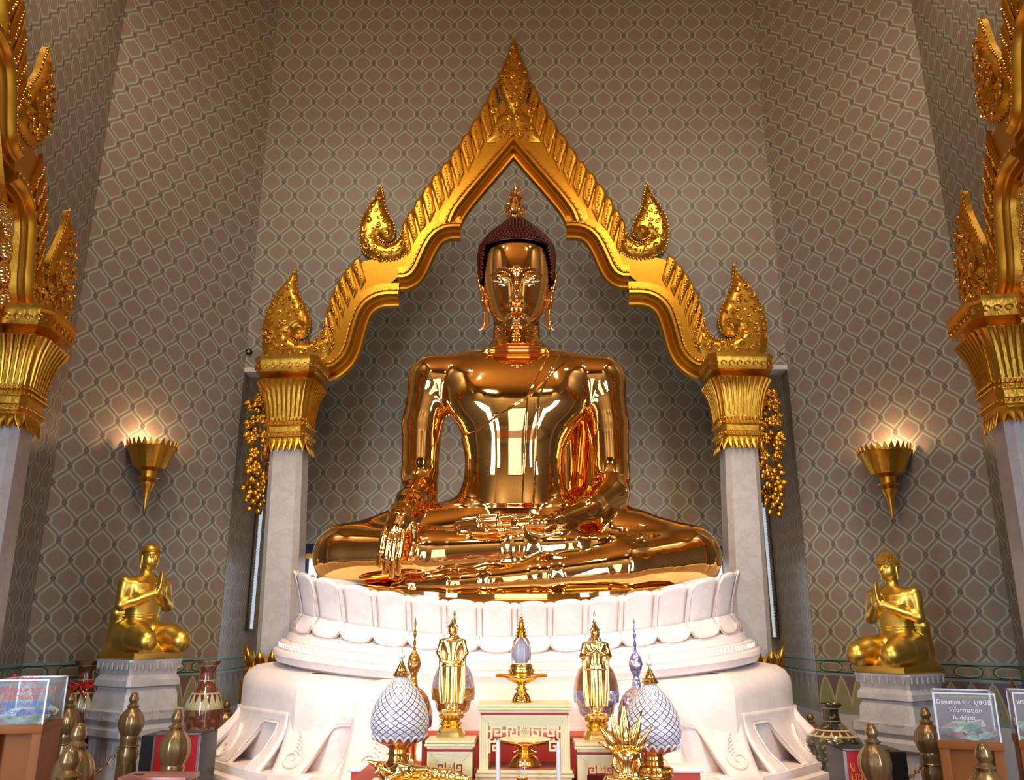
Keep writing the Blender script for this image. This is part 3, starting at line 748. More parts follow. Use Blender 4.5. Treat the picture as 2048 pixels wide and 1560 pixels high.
# his right arm (left in the picture): forearm forward over the shin
B.rc(q(840, 950, 6.72), q(842, 985, 6.66), .150, .135, .04)
B.chain([q(841, 978, 6.64), q(820, 1004, 6.40), q(803, 1026, 6.16)], [.132, .105, .085], .05)
B.chain([q(803, 1026, 6.15), q(799, 1045, 6.06), q(793, 1062, 6.03)], [.082, .088, .082], .04, flat=((0, 1, .4), 1.35))
for (pts, r) in (([(776, 1050, 6.03), (766, 1078, 5.97), (761, 1104, 5.96), (757, 1131, 5.985)], .0235), ([(786, 1054, 6.02), (776, 1086, 5.95), (772, 1116, 5.95), (769, 1146, 5.975)], .0245),
                 ([(797, 1055, 6.02), (789, 1088, 5.95), (785, 1120, 5.95), (782.5, 1154, 5.975)], .0245), ([(808, 1052, 6.03), (804, 1084, 5.96), (799, 1114, 5.96), (796, 1147, 5.985)], .0235),
                 ([(818, 1034, 6.08), (828, 1060, 6.04), (828, 1086, 6.02), (822, 1110, 6.03), (818, 1122, 6.03)], .028)):
    B.chain([q(*p) for p in pts], [r*1.15, r*1.05, r, r*.78] if len(pts) == 4 else [r*1.2, r*1.2, r*1.05, r*.9, r*.7], .010)
# his left arm: forearm across to the lap, hand palm up
B.rc(q(1222, 950, 6.72), q(1222, 985, 6.62), .150, .145, .04)
B.chain([q(1220, 988, 6.60), q(1178, 1024, 6.36), q(1118, 1043, 6.16)], [.145, .118, .086], .05)
B.chain([q(1118, 1043, 6.15), q(1085, 1047, 6.10), q(1040, 1049, 6.10)], [.082, .085, .08], .04, flat=((0, 0, 1), 1.45))
for (pts, r) in (([(1042, 1036, 6.22), (1000, 1033, 6.24), (960, 1034, 6.26), (926, 1038, 6.28)], .030), ([(1042, 1042, 6.15), (998, 1040, 6.16), (955, 1042, 6.18), (915, 1046, 6.22)], .031),
                 ([(1042, 1049, 6.09), (998, 1050, 6.08), (958, 1052, 6.10), (924, 1054, 6.13)], .031), ([(1044, 1057, 6.05), (1004, 1061, 6.02), (972, 1062, 6.03), (945, 1062, 6.05)], .029),
                 ([(1085, 1038, 6.10), (1058, 1033, 6.06), (1028, 1034, 6.05), (1000, 1037, 6.05)], .030)):
    B.chain([q(*p) for p in pts], [r*1.0, r*.92, r*.86, r*.66], .009)
# legs: upper (his right leg, knee at left), lower (his left leg, knee at right)
B.chain([q(935, 1062, 6.72), q(800, 1085, 6.60), q(692, 1112, 6.45)], [.26, .255, .235], .07)          # right thigh
B.chain([q(690, 1112, 6.42), q(860, 1110, 6.28), q(1040, 1098, 6.20), q(1150, 1090, 6.20)], [.235, .205, .155, .105], .06)   # right shin
B.chain([q(1150, 1090, 6.20), q(1215, 1084, 6.22), q(1262, 1078, 6.25)], [.10, .085, .06], .04, flat=((0, 0, 1), 1.15))
for i in range(5):
    B.rc(q(1255+i*3, 1075-i*2+4, 6.19+i*.045), q(1283+i*3.5, 1073-i*1.6+4, 6.19+i*.045), .024, .020, .012)
B.chain([q(1125, 1060, 6.72), q(1260, 1085, 6.60), q(1376, 1112, 6.45)], [.26, .255, .235], .07)        # left thigh
B.chain([q(1378, 1118, 6.42), q(1250, 1136, 6.24), q(1090, 1152, 6.13), q(985, 1162, 6.10)], [.235, .20, .135, .105], .06)   # left shin
B.chain([q(985, 1162, 6.10), q(900, 1168, 6.10), q(820, 1172, 6.16), q(790, 1176, 6.2)], [.10, .085, .065, .04], .04)
B.rc(q(900, 1168, 6.35), q(1150, 1168, 6.35), .16, .16, .05)
B.rc(q(690, 1150, 6.5), q(1380, 1150, 6.5), .15, .15, .06)
# robe falling behind his left arm
B.slab((xc(1160, 930, 6.9), 6.93, zat(930, 6.9)), (.16, .03, .42), .03, .03, rz=.45)
# robe edge and sash
a1 = at(1150, 700, 6.5); a2 = at(1062, 795, 6.5); a3 = at(955, 862, 6.5)
Lx = np.array([a3.x-1.2, a3.x, a2.x, a1.x, a1.x+.2]); Lz = np.array([a3.z-.12, a3.z, a2.z, a1.z, a1.z+.4])
c1 = at(1108, 705, 6.5); c2 = at(1066, 800, 6.5); c3 = at(1056, 1000, 6.5)
def robe(x, y, z):
    zz = np.interp(x, Lx, Lz); s_ = np.clip((zz-z)/.022+.5, 0, 1); s_ = s_*s_*(3-2*s_)
    front = np.clip((6.82-y)/.1, 0, 1)
    cx_ = np.interp(z, [c3.z, c2.z, c1.z], [c3.x, c2.x, c1.x]); w = np.clip((.045-np.abs(x-cx_))/.012+.5, 0, 1); w = w*w*(3-2*w)
    g = np.clip((z-zat(1015, 6.5))/.03, 0, 1)*np.clip((zat(700, 6.6)-z)/.05, 0, 1)
    return -(s_*.011+w*.009)*front*g
B.disp(robe, (xc(890, 800, 6.5), 6.2, zat(1020, 6.5)), (xc(1168, 800, 6.5), 6.85, zat(700, 6.5)))
zc0 = 1.86
x0, x1 = xc(600, 1120, 6.5), xc(1470, 1120, 6.5)
hx0, hx1 = xc(940, 560, 6.5), xc(1126, 560, 6.5)
gx = axis([(x0-.1, hx0, .012), (hx0, hx1, .0055), (hx1, x1+.1, .012)])
gy = axis([(5.88, 6.28, .009), (6.28, 6.5, .0055), (6.5, 7.16, .011)])
gz = axis([(zat(1215, 6.2), zat(1000, 6.5), .010), (zat(1000, 6.5), zat(705, 6.6), .012), (zat(705, 6.6), zat(440, 6.5), .0055)])
ZSEAT = zat(1200, 6.3)
bud = thing('seated_buddha', 'huge polished golden seated Buddha with dark curled hair on the white lotus throne', 'statue', (xc(1030, 1200, 6.6), 6.6, ZSEAT))
body = B.mesh(gx, gy, gz, 'body', M['mirror_gold'], bud, tuple(bud.location))
# snail-shell curls over scalp and crown
hair = MB(); O = Vector(bud.location)
import itertools
def hair_surf(zn, an):
    """zn 0..1 from hairline to crown"""
    py = 560-zn*(560-438)
    prof = [(560, 72, .30), (530, 76, .315), (505, 77, .315), (490, 74, .30), (475, 64, .27), (462, 50, .22), (452, 38, .165), (445, 30, .13), (436, 20, .09), (430, 9, .04)]
    P = sorted(prof); ys = [p[0] for p in P]; hw = np.interp(py, ys, [p[1] for p in P]); b = np.interp(py, ys, [p[2] for p in P])
    return (xc(1033, py, 6.6)+m6(hw, py, 6.6)*math.cos(an), 6.69+b*math.sin(an), zat(py, 6.6)), float(hw)
core = MB()
for i in range(25):
    zn = i/24*1.06; py = 560-zn*122
    (x, y, z), hw = hair_surf(min(zn, 1.06), 0)
    n_ = max(5, int(hw*2*PI/6.6))
    for k in range(n_):
        an = 2*PI*(k+.5*(i % 2))/n_
        (x, y, z), _ = hair_surf(zn, an)
        front = math.sin(an) < -.0
        dxp = abs(math.cos(an))
        # hairline: square brow at 497, temples run down beside the face
        lim = 499 if dxp < .80 else 499+(dxp-.80)/.2*75
        if math.sin(an) < .15 and py > lim: continue
        if py > 556 and front: continue
        if py > 500 and math.sin(an) > .5 and k % 1: continue
        hair.sphere((x-O.x, y-O.y, z-O.z), .0155, 7, 5, (1, 1, 1.0))
h = hair.build('hair_curls', M['curl'], bud, fix=False)
core.grid(lambda u, v: tuple(Vector(hair_surf(.49+v*.56, u*2*PI)[0])-O), 36, 16, True); 
scalp = core.build('scalp', M['curl'], h)
back = MB().grid(lambda u, v: tuple(Vector(hair_surf(-.05+v*.56, .0+u*PI)[0])-O), 24, 8); back.build('nape_hair', M['curl'], h)
# flame finial
fl = MB(); zb = zat(436, 6.6)-O.z; fx = xc(1030, 400, 6.6)-O.x; fh = zat(357, 6.6)-zat(436, 6.6); fy = 6.68-O.y
s_ = m6(1, 400, 6.6)
fl.lathe([(8*s_, 0), (13*s_, fh*.10), (16*s_, fh*.2), (14*s_, fh*.32), (10.5*s_, fh*.45), (7.5*s_, fh*.6), (4*s_, fh*.75), (2*s_, fh*.88), (.4*s_, fh)], 20, fx, fy, zb, sy=.55)
fo = fl.build('flame_finial', M['mirror_gold'], bud)
tg = MB(); rr = random.Random(4)
for k in range(46):
    a = rr.uniform(0, 2*PI); hgt = rr.uniform(.02, .74); r = np.interp(hgt, [0, .2, .45, .75, .9], [8, 16, 10.5, 4, 2])*s_
    b0 = Vector((fx+math.cos(a)*r, fy+math.sin(a)*r*.55, zb+fh*hgt)); lean = Vector((math.cos(a)*.018, math.sin(a)*.012, .075))
    mid = b0+lean*.5+Vector((math.cos(a)*.012, math.sin(a)*.01, 0)); tg.tube([b0, mid, b0+lean], [.013, .010, .001], 5)
tg.build('flame_tongues', M['mirror_gold'], fo)
# inlaid eyes
M['eye_white'] = simple('mother_of_pearl', (.75, .78, .85), .15); M['eye_black'] = simple('black_enamel', (.01, .008, .02), .1)
for sx in (-1, 1):
    pts = [(14, 563.5, 6.366), (22, 564.8, 6.356), (31, 565, 6.360), (40, 563.5, 6.382), (47, 561.3, 6.408)]
    e_ = MB().tube([Vector(f(1033+sx*a, b, c))-O for a, b, c in pts], [.0015, .0042, .0052, .0038, .0015], 8).build('eye_inlay', M['eye_white'], bud)
    MB().sphere(Vector(f(1033+sx*27, 564.5, 6.352))-O, .0085, 10, 6, (1.5, .5, .72)).build('pupil', M['eye_black'], e_)
# gilt cushion slab under the crossed legs
cu = MB(); zc_ = [zat(1190, 6.1), zat(1214, 6.1)]
def supe(a, A_x, B_y, n=2.6):
    c, s2 = math.cos(a), math.sin(a); return (math.copysign(abs(c)**(2/n), c)*A_x, math.copysign(abs(s2)**(2/n), s2)*B_y)
prof = [(0.0, -.12), (.0, -.02), (.015, .0), (.0, .02), (-.02, .026), (-.01, .04), (.01, .055), (.01, .085), (-.02, .10), (-.10, .10), (-1.2, .10)]
AX = (xc(1395, 1190, 6.5)-xc(672, 1190, 6.5))/2; cxx = (xc(1395, 1190, 6.5)+xc(672, 1190, 6.5))/2
def cush(u, v):
    i = min(int(v*(len(prof)-1)+1e-6), len(prof)-1); o, z = prof[i]; a = u*2*PI
    x, y = supe(a, max(AX+o, .01), max(.68+o*.9, .01)); sag = .10*(abs(x)/AX)**2.2
    return (cxx+x-O.x, 6.66+y-O.y, zc_[1]+z+sag-O.z)
MB().grid(cush, 72, len(prof), True).build('gilt_seat_slab', M['mirror_gold'], bud)
# ================= WHITE MARBLE LOTUS THRONE =================
M['marble_white'] = marble('marble_white_pink', (.86, .73, .69), (.90, .81, .78), (.74, .58, .53), .32, 1.1)
M['marble_line'] = simple('marble_joint_rose', (.52, .33, .27), .5)
BXc = -.075; BY = 6.75
def plan_round(A, Bq, n=3.2, N=120):
    """front half of a super-ellipse, left to right, then straight back; returns (x,y,nx,ny)"""
    out = []
    for i in range(N+1):
        a = PI+PI*i/N; c, s2 = math.cos(a), math.sin(a)
        x = math.copysign(abs(c)**(2/n), c)*A; y = math.copysign(abs(s2)**(2/n), s2)*Bq
        nx = math.copysign(abs(x/A)**(n-1), x)/A; ny = -abs(y/Bq)**(n-1)/Bq if abs(y) > 1e-9 else 0
        l = math.hypot(nx, ny) or 1; out.append((x, y, nx/l, ny/l))
    back = .36
    return [(-A, back, -1, 0)]+out+[(A, back, 1, 0)]
def resample(pl, N):
    P = np.array([(p[0], p[1]) for p in pl]); d = np.r_[0, np.cumsum(np.hypot(*(P[1:]-P[:-1]).T))]; T = np.linspace(0, d[-1], N)
    A4 = np.array(pl); R_ = np.stack([np.interp(T, d, A4[:, i]) for i in range(4)], -1)
    l = np.hypot(R_[:, 2], R_[:, 3]); R_[:, 2] /= l; R_[:, 3] /= l; return R_, d[-1]
PRm = resample(plan_round(1.60, .98), 400)[0]; LEN = resample(plan_round(1.60, .98), 400)[1]
def on_plan(s):           # s 0..1 along the ring
    k = min(max(s, 0), 1)*(len(PRm)-1); i = int(k); j = min(i+1, len(PRm)-1); f_ = k-i; return PRm[i]*(1-f_)+PRm[j]*f_
def rise(x, y, k): return k*(abs(x)/1.6)**2.0
throne = thing('marble_lotus_throne', 'white marble lotus throne with petal rows and scroll feet under the great golden Buddha', 'pedestal', (BXc, BY, 0))
ZT = dict(pt=1.78, pb=1.555, lb=1.455, r1=1.40, r2=1.32)
def ring_sweep(name, prof, krise, mat=None, segs=160, z_ref=None):
    """prof: (offset outward, z); rise grows with height via krise(z)"""
    mb = MB(); mb.grid(lambda u, v: (lambda p, q_: (p[0]+p[2]*q_[0], p[1]+p[3]*q_[0], q_[1]+rise(p[0], p[1], krise(q_[1]))))(on_plan(u), prof[min(int(round(v*(len(prof)-1))), len(prof)-1)]), segs, len(prof))
    return mb.build(name, mat or M['marble_white'], throne, angle=30)
kz = lambda z: float(np.interp(z, [1.25, 1.33, 1.46, 1.56, 1.80], [.13, .14, .15, .18, .27]))
ring_sweep('seat_core', [(-.9, 1.74), (-.10, 1.74), (-.06, 1.70), (-.05, 1.55), (-.02, 1.52), (.02, 1.515), (.02, 1.50), (.04, 1.47), (.07, 1.452), (.088, 1.448), (.088, 1.436), (.108, 1.433), (.122, 1.392), (.118, 1.388)], kz)
ring_sweep('stepped_mouldings', [(.118, 1.388), (.165, 1.384), (.168, 1.380), (.172, 1.340), (.168, 1.336), (.205, 1.332), (.208, 1.328), (.214, 1.302), (.205, 1.298), (.19, 1.26), (.0, 1.2)], kz)
# short fluting cut in the middle moulding
fl_ = MB()
for i in range(150):
    p = on_plan(.06+.88*i/149); z0 = 1.345+rise(p[0], p[1], kz(1.35)); x, y = p[0]+p[2]*.168, p[1]+p[3]*.168
    fl_.box(-.006, .006, -.006, .006, 0, .03); 
    for v in fl_.v[-8:]: v.x += x; v.y += y; v.z += z0
tag(fl_.build('fluted_band', M['marble_white'], throne, smooth=False), kind='stuff')
def petal(s0, s1, up=True, small=False):
    mb = MB(); nu, nv = 9, 9
    def fn(u, v):
        s_ = s0+(s1-s0)*u; p = on_plan(s_); w = (u-.5)*2
        if up:
            cap = (1-abs(w)**2.6)**.5 if abs(w) < 1 else 0
            zb, zt = 1.535, 1.545+.225*(.84+.16*cap) if not small else 1.545+.215*(.86+.14*cap)
            z = zb+(zt-zb)*v; r = .035+.035*math.sin(v*PI*.5)+.035*v**3+.007*(1-w**4)-(.007 if small else 0)
            z += rise(p[0], p[1], kz(z))
        else:
            cap = (1-abs(w)**2.4)**.5 if abs(w) < 1 else 0
            zt, zb = 1.552, 1.552-.105*(.52+.48*cap)
            z = zt+(zb-zt)*v; r = .035+.055*v**1.1+.006*(1-w**4)-(.008 if small else 0)
            z += rise(p[0], p[1], kz(z))
        return (p[0]+p[2]*r, p[1]+p[3]*r, z)
    mb.grid(fn, nu, nv); o = mb.build('upper_petal' if up and not small else ('lower_petal' if not small else 'tucked_petal'), M['marble_white'], throne, angle=80)
    md = o.modifiers.new('s', 'SOLIDIFY'); md.thickness = .016; md.offset = -1
    return o
NP = 22; pw = 1/NP
for i in range(NP):
    s0 = i*pw
    if 1: petal(s0+.07*pw, s0+.93*pw, True); petal(s0+.01*pw, s0+.99*pw, False)
    petal(s0-.14*pw, s0+.14*pw, True, True)
jl = MB()
for i in range(NP+1):
    for ds in (-.075*pw, .075*pw) if 0 < i < NP else ():
        pts = []
        for k in range(9):
            v = k/8; p = on_plan(i*pw+ds); z = 1.54+.185*v; r = .035+.035*math.sin(v*PI*.5)+.035*v**3+.0015; pts.append((p[0]+p[2]*r, p[1]+p[3]*r, z+rise(p[0], p[1], kz(z))))
        jl.tube(pts, .0022, 4)
    if i < NP:
        pts = []
        for k in range(17):
            w_ = -1+2*k/16; p = on_plan((i+.5+w_*.485)*pw); cap = (1-abs(w_)**2.4)**.5 if abs(w_) < 1 else 0
            z = 1.552-.105*(.52+.48*cap); r = .035+.055+.006*(1-w_**4)+.001; pts.append((p[0]+p[2]*r, p[1]+p[3]*r, z+rise(p[0], p[1], kz(z))))
        jl.tube(pts, .0022, 4)
tag(jl.build('petal_joints', M['marble_line'], throne), kind='stuff')
# ---- scroll-footed block ----
pl_ = [(-1.98, .40), (-1.98, -.45), (-1.94, -.56), (-1.46, -1.10), (-1.40, -1.15), (-1.00, -1.20), (-1.00, -1.32), (-.5, -1.42), (0, -1.45), (.5, -1.42), (1.00, -1.32), (1.00, -1.20), (1.40, -1.15), (1.46, -1.10), (1.94, -.56), (1.98, -.45), (1.98, .40)]
def block_sweep(name, prof, plan=pl_, mat=None, sag=0, sub=4, angle=30):
    P = [Vector(p) for p in plan]; pts = []
    for i in range(len(P)-1):
        d = (P[i+1]-P[i]); nn = Vector((d.y, -d.x)).normalized()
        if nn.y > .5: nn = -nn
        pts.append((P[i], P[i+1], nn))
    V = []; 
    for i in range(len(P)):
        if i == 0: n = pts[0][2]
        elif i == len(P)-1: n = pts[-1][2]
        else:
            a, b = pts[i-1][2], pts[i][2]; n = (a+b); n = n/(1+a.dot(b)) if 1+a.dot(b) > .3 else n
        V.append(n)
    vs = []; fs = []; m = len(prof); cols = []
    for i in range(len(P)-1):
        for k in range(sub if i < len(P)-2 else sub+1):
            t_ = k/sub; cols.append((P[i]*(1-t_)+P[i+1]*t_, V[i]*(1-t_)+V[i+1]*t_))
    for (p, n) in cols:
        for (o, z) in prof: vs.append((p.x+n.x*o, p.y+n.y*o, z+sag*(abs(p.x)/1.9)**2*(1 if z > 1.1 else 0)))
    for i in range(len(cols)-1):
        for k in range(m-1): fs.append((i*m+k, i*m+k+1, (i+1)*m+k+1, (i+1)*m+k))
    return MB()._add(vs, fs).build(name, mat or M['marble_white'], throne, angle=angle)
block_sweep('coved_body', [(-.45, 1.265), (-.16, 1.262), (-.09, 1.25), (-.035, 1.215), (-.008, 1.17), (0.0, 1.12), (0.0, .70)], sag=.09)
block_sweep('base_moulding', [(-.1, .75), (.21, .75), (.215, .725), (.205, .70), (.22, .695), (.255, .69), (.265, .665), (.26, 0.0)])
# flared apron with cut-out niches: plates following each face
ZF = .745
def apron(x0, y0, x1, y1, holes, name='scroll_apron', feet=None):
    """face strip from (x0,y0) to (x1,y1); holes: list of polygons (u,z) cut out"""
    L = math.hypot(x1-x0, y1-y0); ux, uy = (x1-x0)/L, (y1-y0)/L; nx, ny = uy, -ux
    if ny > 0: nx, ny = -nx, -ny
    fl = lambda z: .006+.195*max(0, (1.06-z)/.315)**1.8
    nu = max(6, int(L/.03)); nz = 14; mb = MB(); zt_ = 1.08
    outl = [(L*i/nu, ZF) for i in range(nu)]+[(L, ZF+(zt_-ZF)*j/nz) for j in range(nz)]+[(L-L*i/nu, zt_) for i in range(nu)]+[(0, zt_-(zt_-ZF)*j/nz) for j in range(nz)]
    hs = []
    for h in holes:
        h = [(min(max(u, .006), L-.006), max(z, ZF+.006)) for u, z in h]; d_ = []
        for i in range(len(h)):
            a, b = h[i], h[(i+1) % len(h)]; k = max(1, int(math.hypot(b[0]-a[0], b[1]-a[1])/.02)); d_ += [(a[0]+(b[0]-a[0])*q_/k, a[1]+(b[1]-a[1])*q_/k) for q_ in range(k)]
        hs.append(d_)
    pts = [Vector(p) for p in outl]; es_ = [(i, (i+1) % len(outl)) for i in range(len(outl))]
    for d_ in hs: b0 = len(pts); pts += [Vector(p) for p in d_]; es_ += [(b0+i, b0+(i+1) % len(d_)) for i in range(len(d_))]
    for j in range(1, nz):
        for i in range(1, nu):
            c = (L*i/nu, ZF+(zt_-ZF)*j/nz)
            if all((not inside(c, d_)) and edge_d(c, d_) > .010 for d_ in hs): pts.append(Vector(c))
    V2, _, F2, *_r = geometry.delaunay_2d_cdt(pts, es_, [], 0, 1e-6)
    F2 = [f_ for f_ in F2 if not any(inside((sum(V2[i].x for i in f_)/3, sum(V2[i].y for i in f_)/3), d_) for d_ in hs)]
    if len(F2) and (V2[F2[0][1]]-V2[F2[0][0]]).cross(V2[F2[0][2]]-V2[F2[0][0]])*(1 if (ux*0+1)*(nx*uy-ny*ux) > 0 else -1) < 0: F2 = [tuple(reversed(f_)) for f_ in F2]
    mb._add([(x0+ux*v.x+nx*fl(v.y), y0+uy*v.x+ny*fl(v.y), v.y) for v in V2], F2); holes = [[(min(max(u, .006), L-.006), max(z, ZF+.006)) for u, z in h] for h in holes]; o = mb.build(name, M['marble_white'], throne, angle=50, fix=False); md = o.modifiers.new('s', 'SOLIDIFY'); md.thickness = .03; md.offset = -1
    # incised scroll and edge rolls
    s = MB(); mp = lambda u, z, e=.006: (x0+ux*u+nx*(fl(z)+e), y0+uy*u+ny*(fl(z)+e), z)
    for h in holes:
        s.tube([mp(*p, .0) for p in h], .007, 5, closed=True)
    for (u0, z0, r, sg) in (feet or []):
        pts = []
        for i in range(34):
            t_ = i/33
            if t_ < .5: k = t_/.5; pts.append((u0+sg*(r*1.0-(1-k)**2*r*.9), z0+r*2.1*(1-k)-.0*k))
            else:
                k = (t_-.5)/.5; a = -k*2*PI*1.15; rr = r*(1-k*.8); pts.append((u0+sg*rr*math.cos(a), z0+rr*math.sin(a)*.8))
        s.tube([mp(*p) for p in pts], lambda t: .012*(1.1-t*.6), 6)
        for q_ in range(5):
            a = q_*.5; s.tube([mp(u0+sg*(r*.1+r*.5*t_), z0+r*(.6+q_*.28)-r*.3*t_*t_) for t_ in (0, .33, .66, 1)], .005, 5)
    if s.v: s.build('carved_scrolls', M['marble_white'], o)
    return o
def niche(u0, u1, z0=.75, z1=1.01, slope=.12):
    return [(u0, z0), (u0+slope*.25, z0+.07), (u0+slope*.8, z1-.045), (u0+slope*1.05, z1-.01), (u0+slope*1.4, z1), (u1, z1), (u1, z1-.05), (u1-.01, z0+.10), (u1-.05, z0)]
def mir(h, L): return [(L-u, z) for u, z in h][::-1]
for sg in (-1, 1):
    def ap_(a, b, holes, feet):
        L = math.hypot(b[0]-a[0], b[1]-a[1])
        if sg == 1:
            a, b = (-b[0], b[1]), (-a[0], a[1]); holes = [mir(h, L) for h in holes]; feet = [(L-u, z, r, -s_) for u, z, r, s_ in feet]
        apron(a[0], a[1], b[0], b[1], holes, feet=feet)
    ap_((-1.96, -.53), (-1.45, -1.11), [niche(.30, .66)], [(.12, .82, .07, 1)])
    ap_((-1.45, -1.11), (-1.00, -1.20), [niche(.20, .445)], [(.10, .83, .07, 1)])
    ap_((-1.00, -1.32), (0, -1.45), [[(.42, .75), (.50, .90), (.62, .98), (.74, 1.02), (1.008, 1.04), (1.008, .75)]], [(.16, .84, .085, 1)])
    # side face
    apron(*((-1.98, .38, -1.98, -.50) if sg == -1 else (1.98, -.50, 1.98, .38)), [], feet=[(.85 if sg == -1 else .15,   .83, .07, 1 if sg == -1 else -1)])
    # horn at the outer corner
    h_ = MB(); h_.tube([(sg*1.93, -.52, 1.10), (sg*1.97, -.55, 1.0), (sg*2.03, -.58, .92), (sg*2.12, -.60, .83), (sg*2.16, -.61, .75)], [.012, .03, .04, .045, .045], 8)
    h_.build('corner_scroll', M['marble_white'], throne)
# ================= ALTAR BEFORE THE THRONE =================
GY = 4.3
M['gold_bright'] = gold_mat('gilding_bright', (.95, .62, .16), (1.0, .72, .24), .14, 1.0, .05, 20)
M['gold_pale'] = gold_mat('gold_paint_cream', (.90, .76, .42), (.93, .80, .48), .35, .25, .02, 30)
M['red_lacquer'] = simple('red_lacquer', (.55, .06, .045), .35)
M['crimson'] = simple('crimson_line', (.55, .015, .06), .4)
M['red_cloth'] = simple('red_velvet', (.50, .085, .055), .7)
def lx(px, py, Y): return at(px, py, Y).x
ZA = zat(1551, GY)                              # main altar top
al = thing('altar_table', 'broad red-topped altar table with gilded edge standing before the marble throne', 'table', ((lx(725, 1550, GY)+lx(1325, 1550, GY))/2, GY+.02, 0))
hw = (lx(1352, 1550, GY)-lx(725, 1550, GY))/2
MB().box(-hw, hw, -.42, .42, ZA-.03, ZA, .004).build('top', M['red_cloth'], al)
e = MB()
for z, o, h in ((ZA-.018, .012, .014), (ZA-.045, .022, .012), (ZA-.062, .01, .012)): e.box(-hw-o, hw+o, -.42-o, .42+o, z-h/2-.004, z+h/2-.004, .003)
e.build('gilt_moulding', M['gold_pale'], al)
MB().box(-hw+.02, hw-.02, -.40, .40, ZA-.30, ZA-.065).build('apron', M['red_lacquer'], al)
for sx in (-1, 1):
    for sy in (-1, 1):
        MB().box(sx*(hw-.07)-.04, sx*(hw-.07)+.04, sy*.35-.04, sy*.35+.04, 0, ZA-.06, .008).build('leg', M['gold_pale'], al)
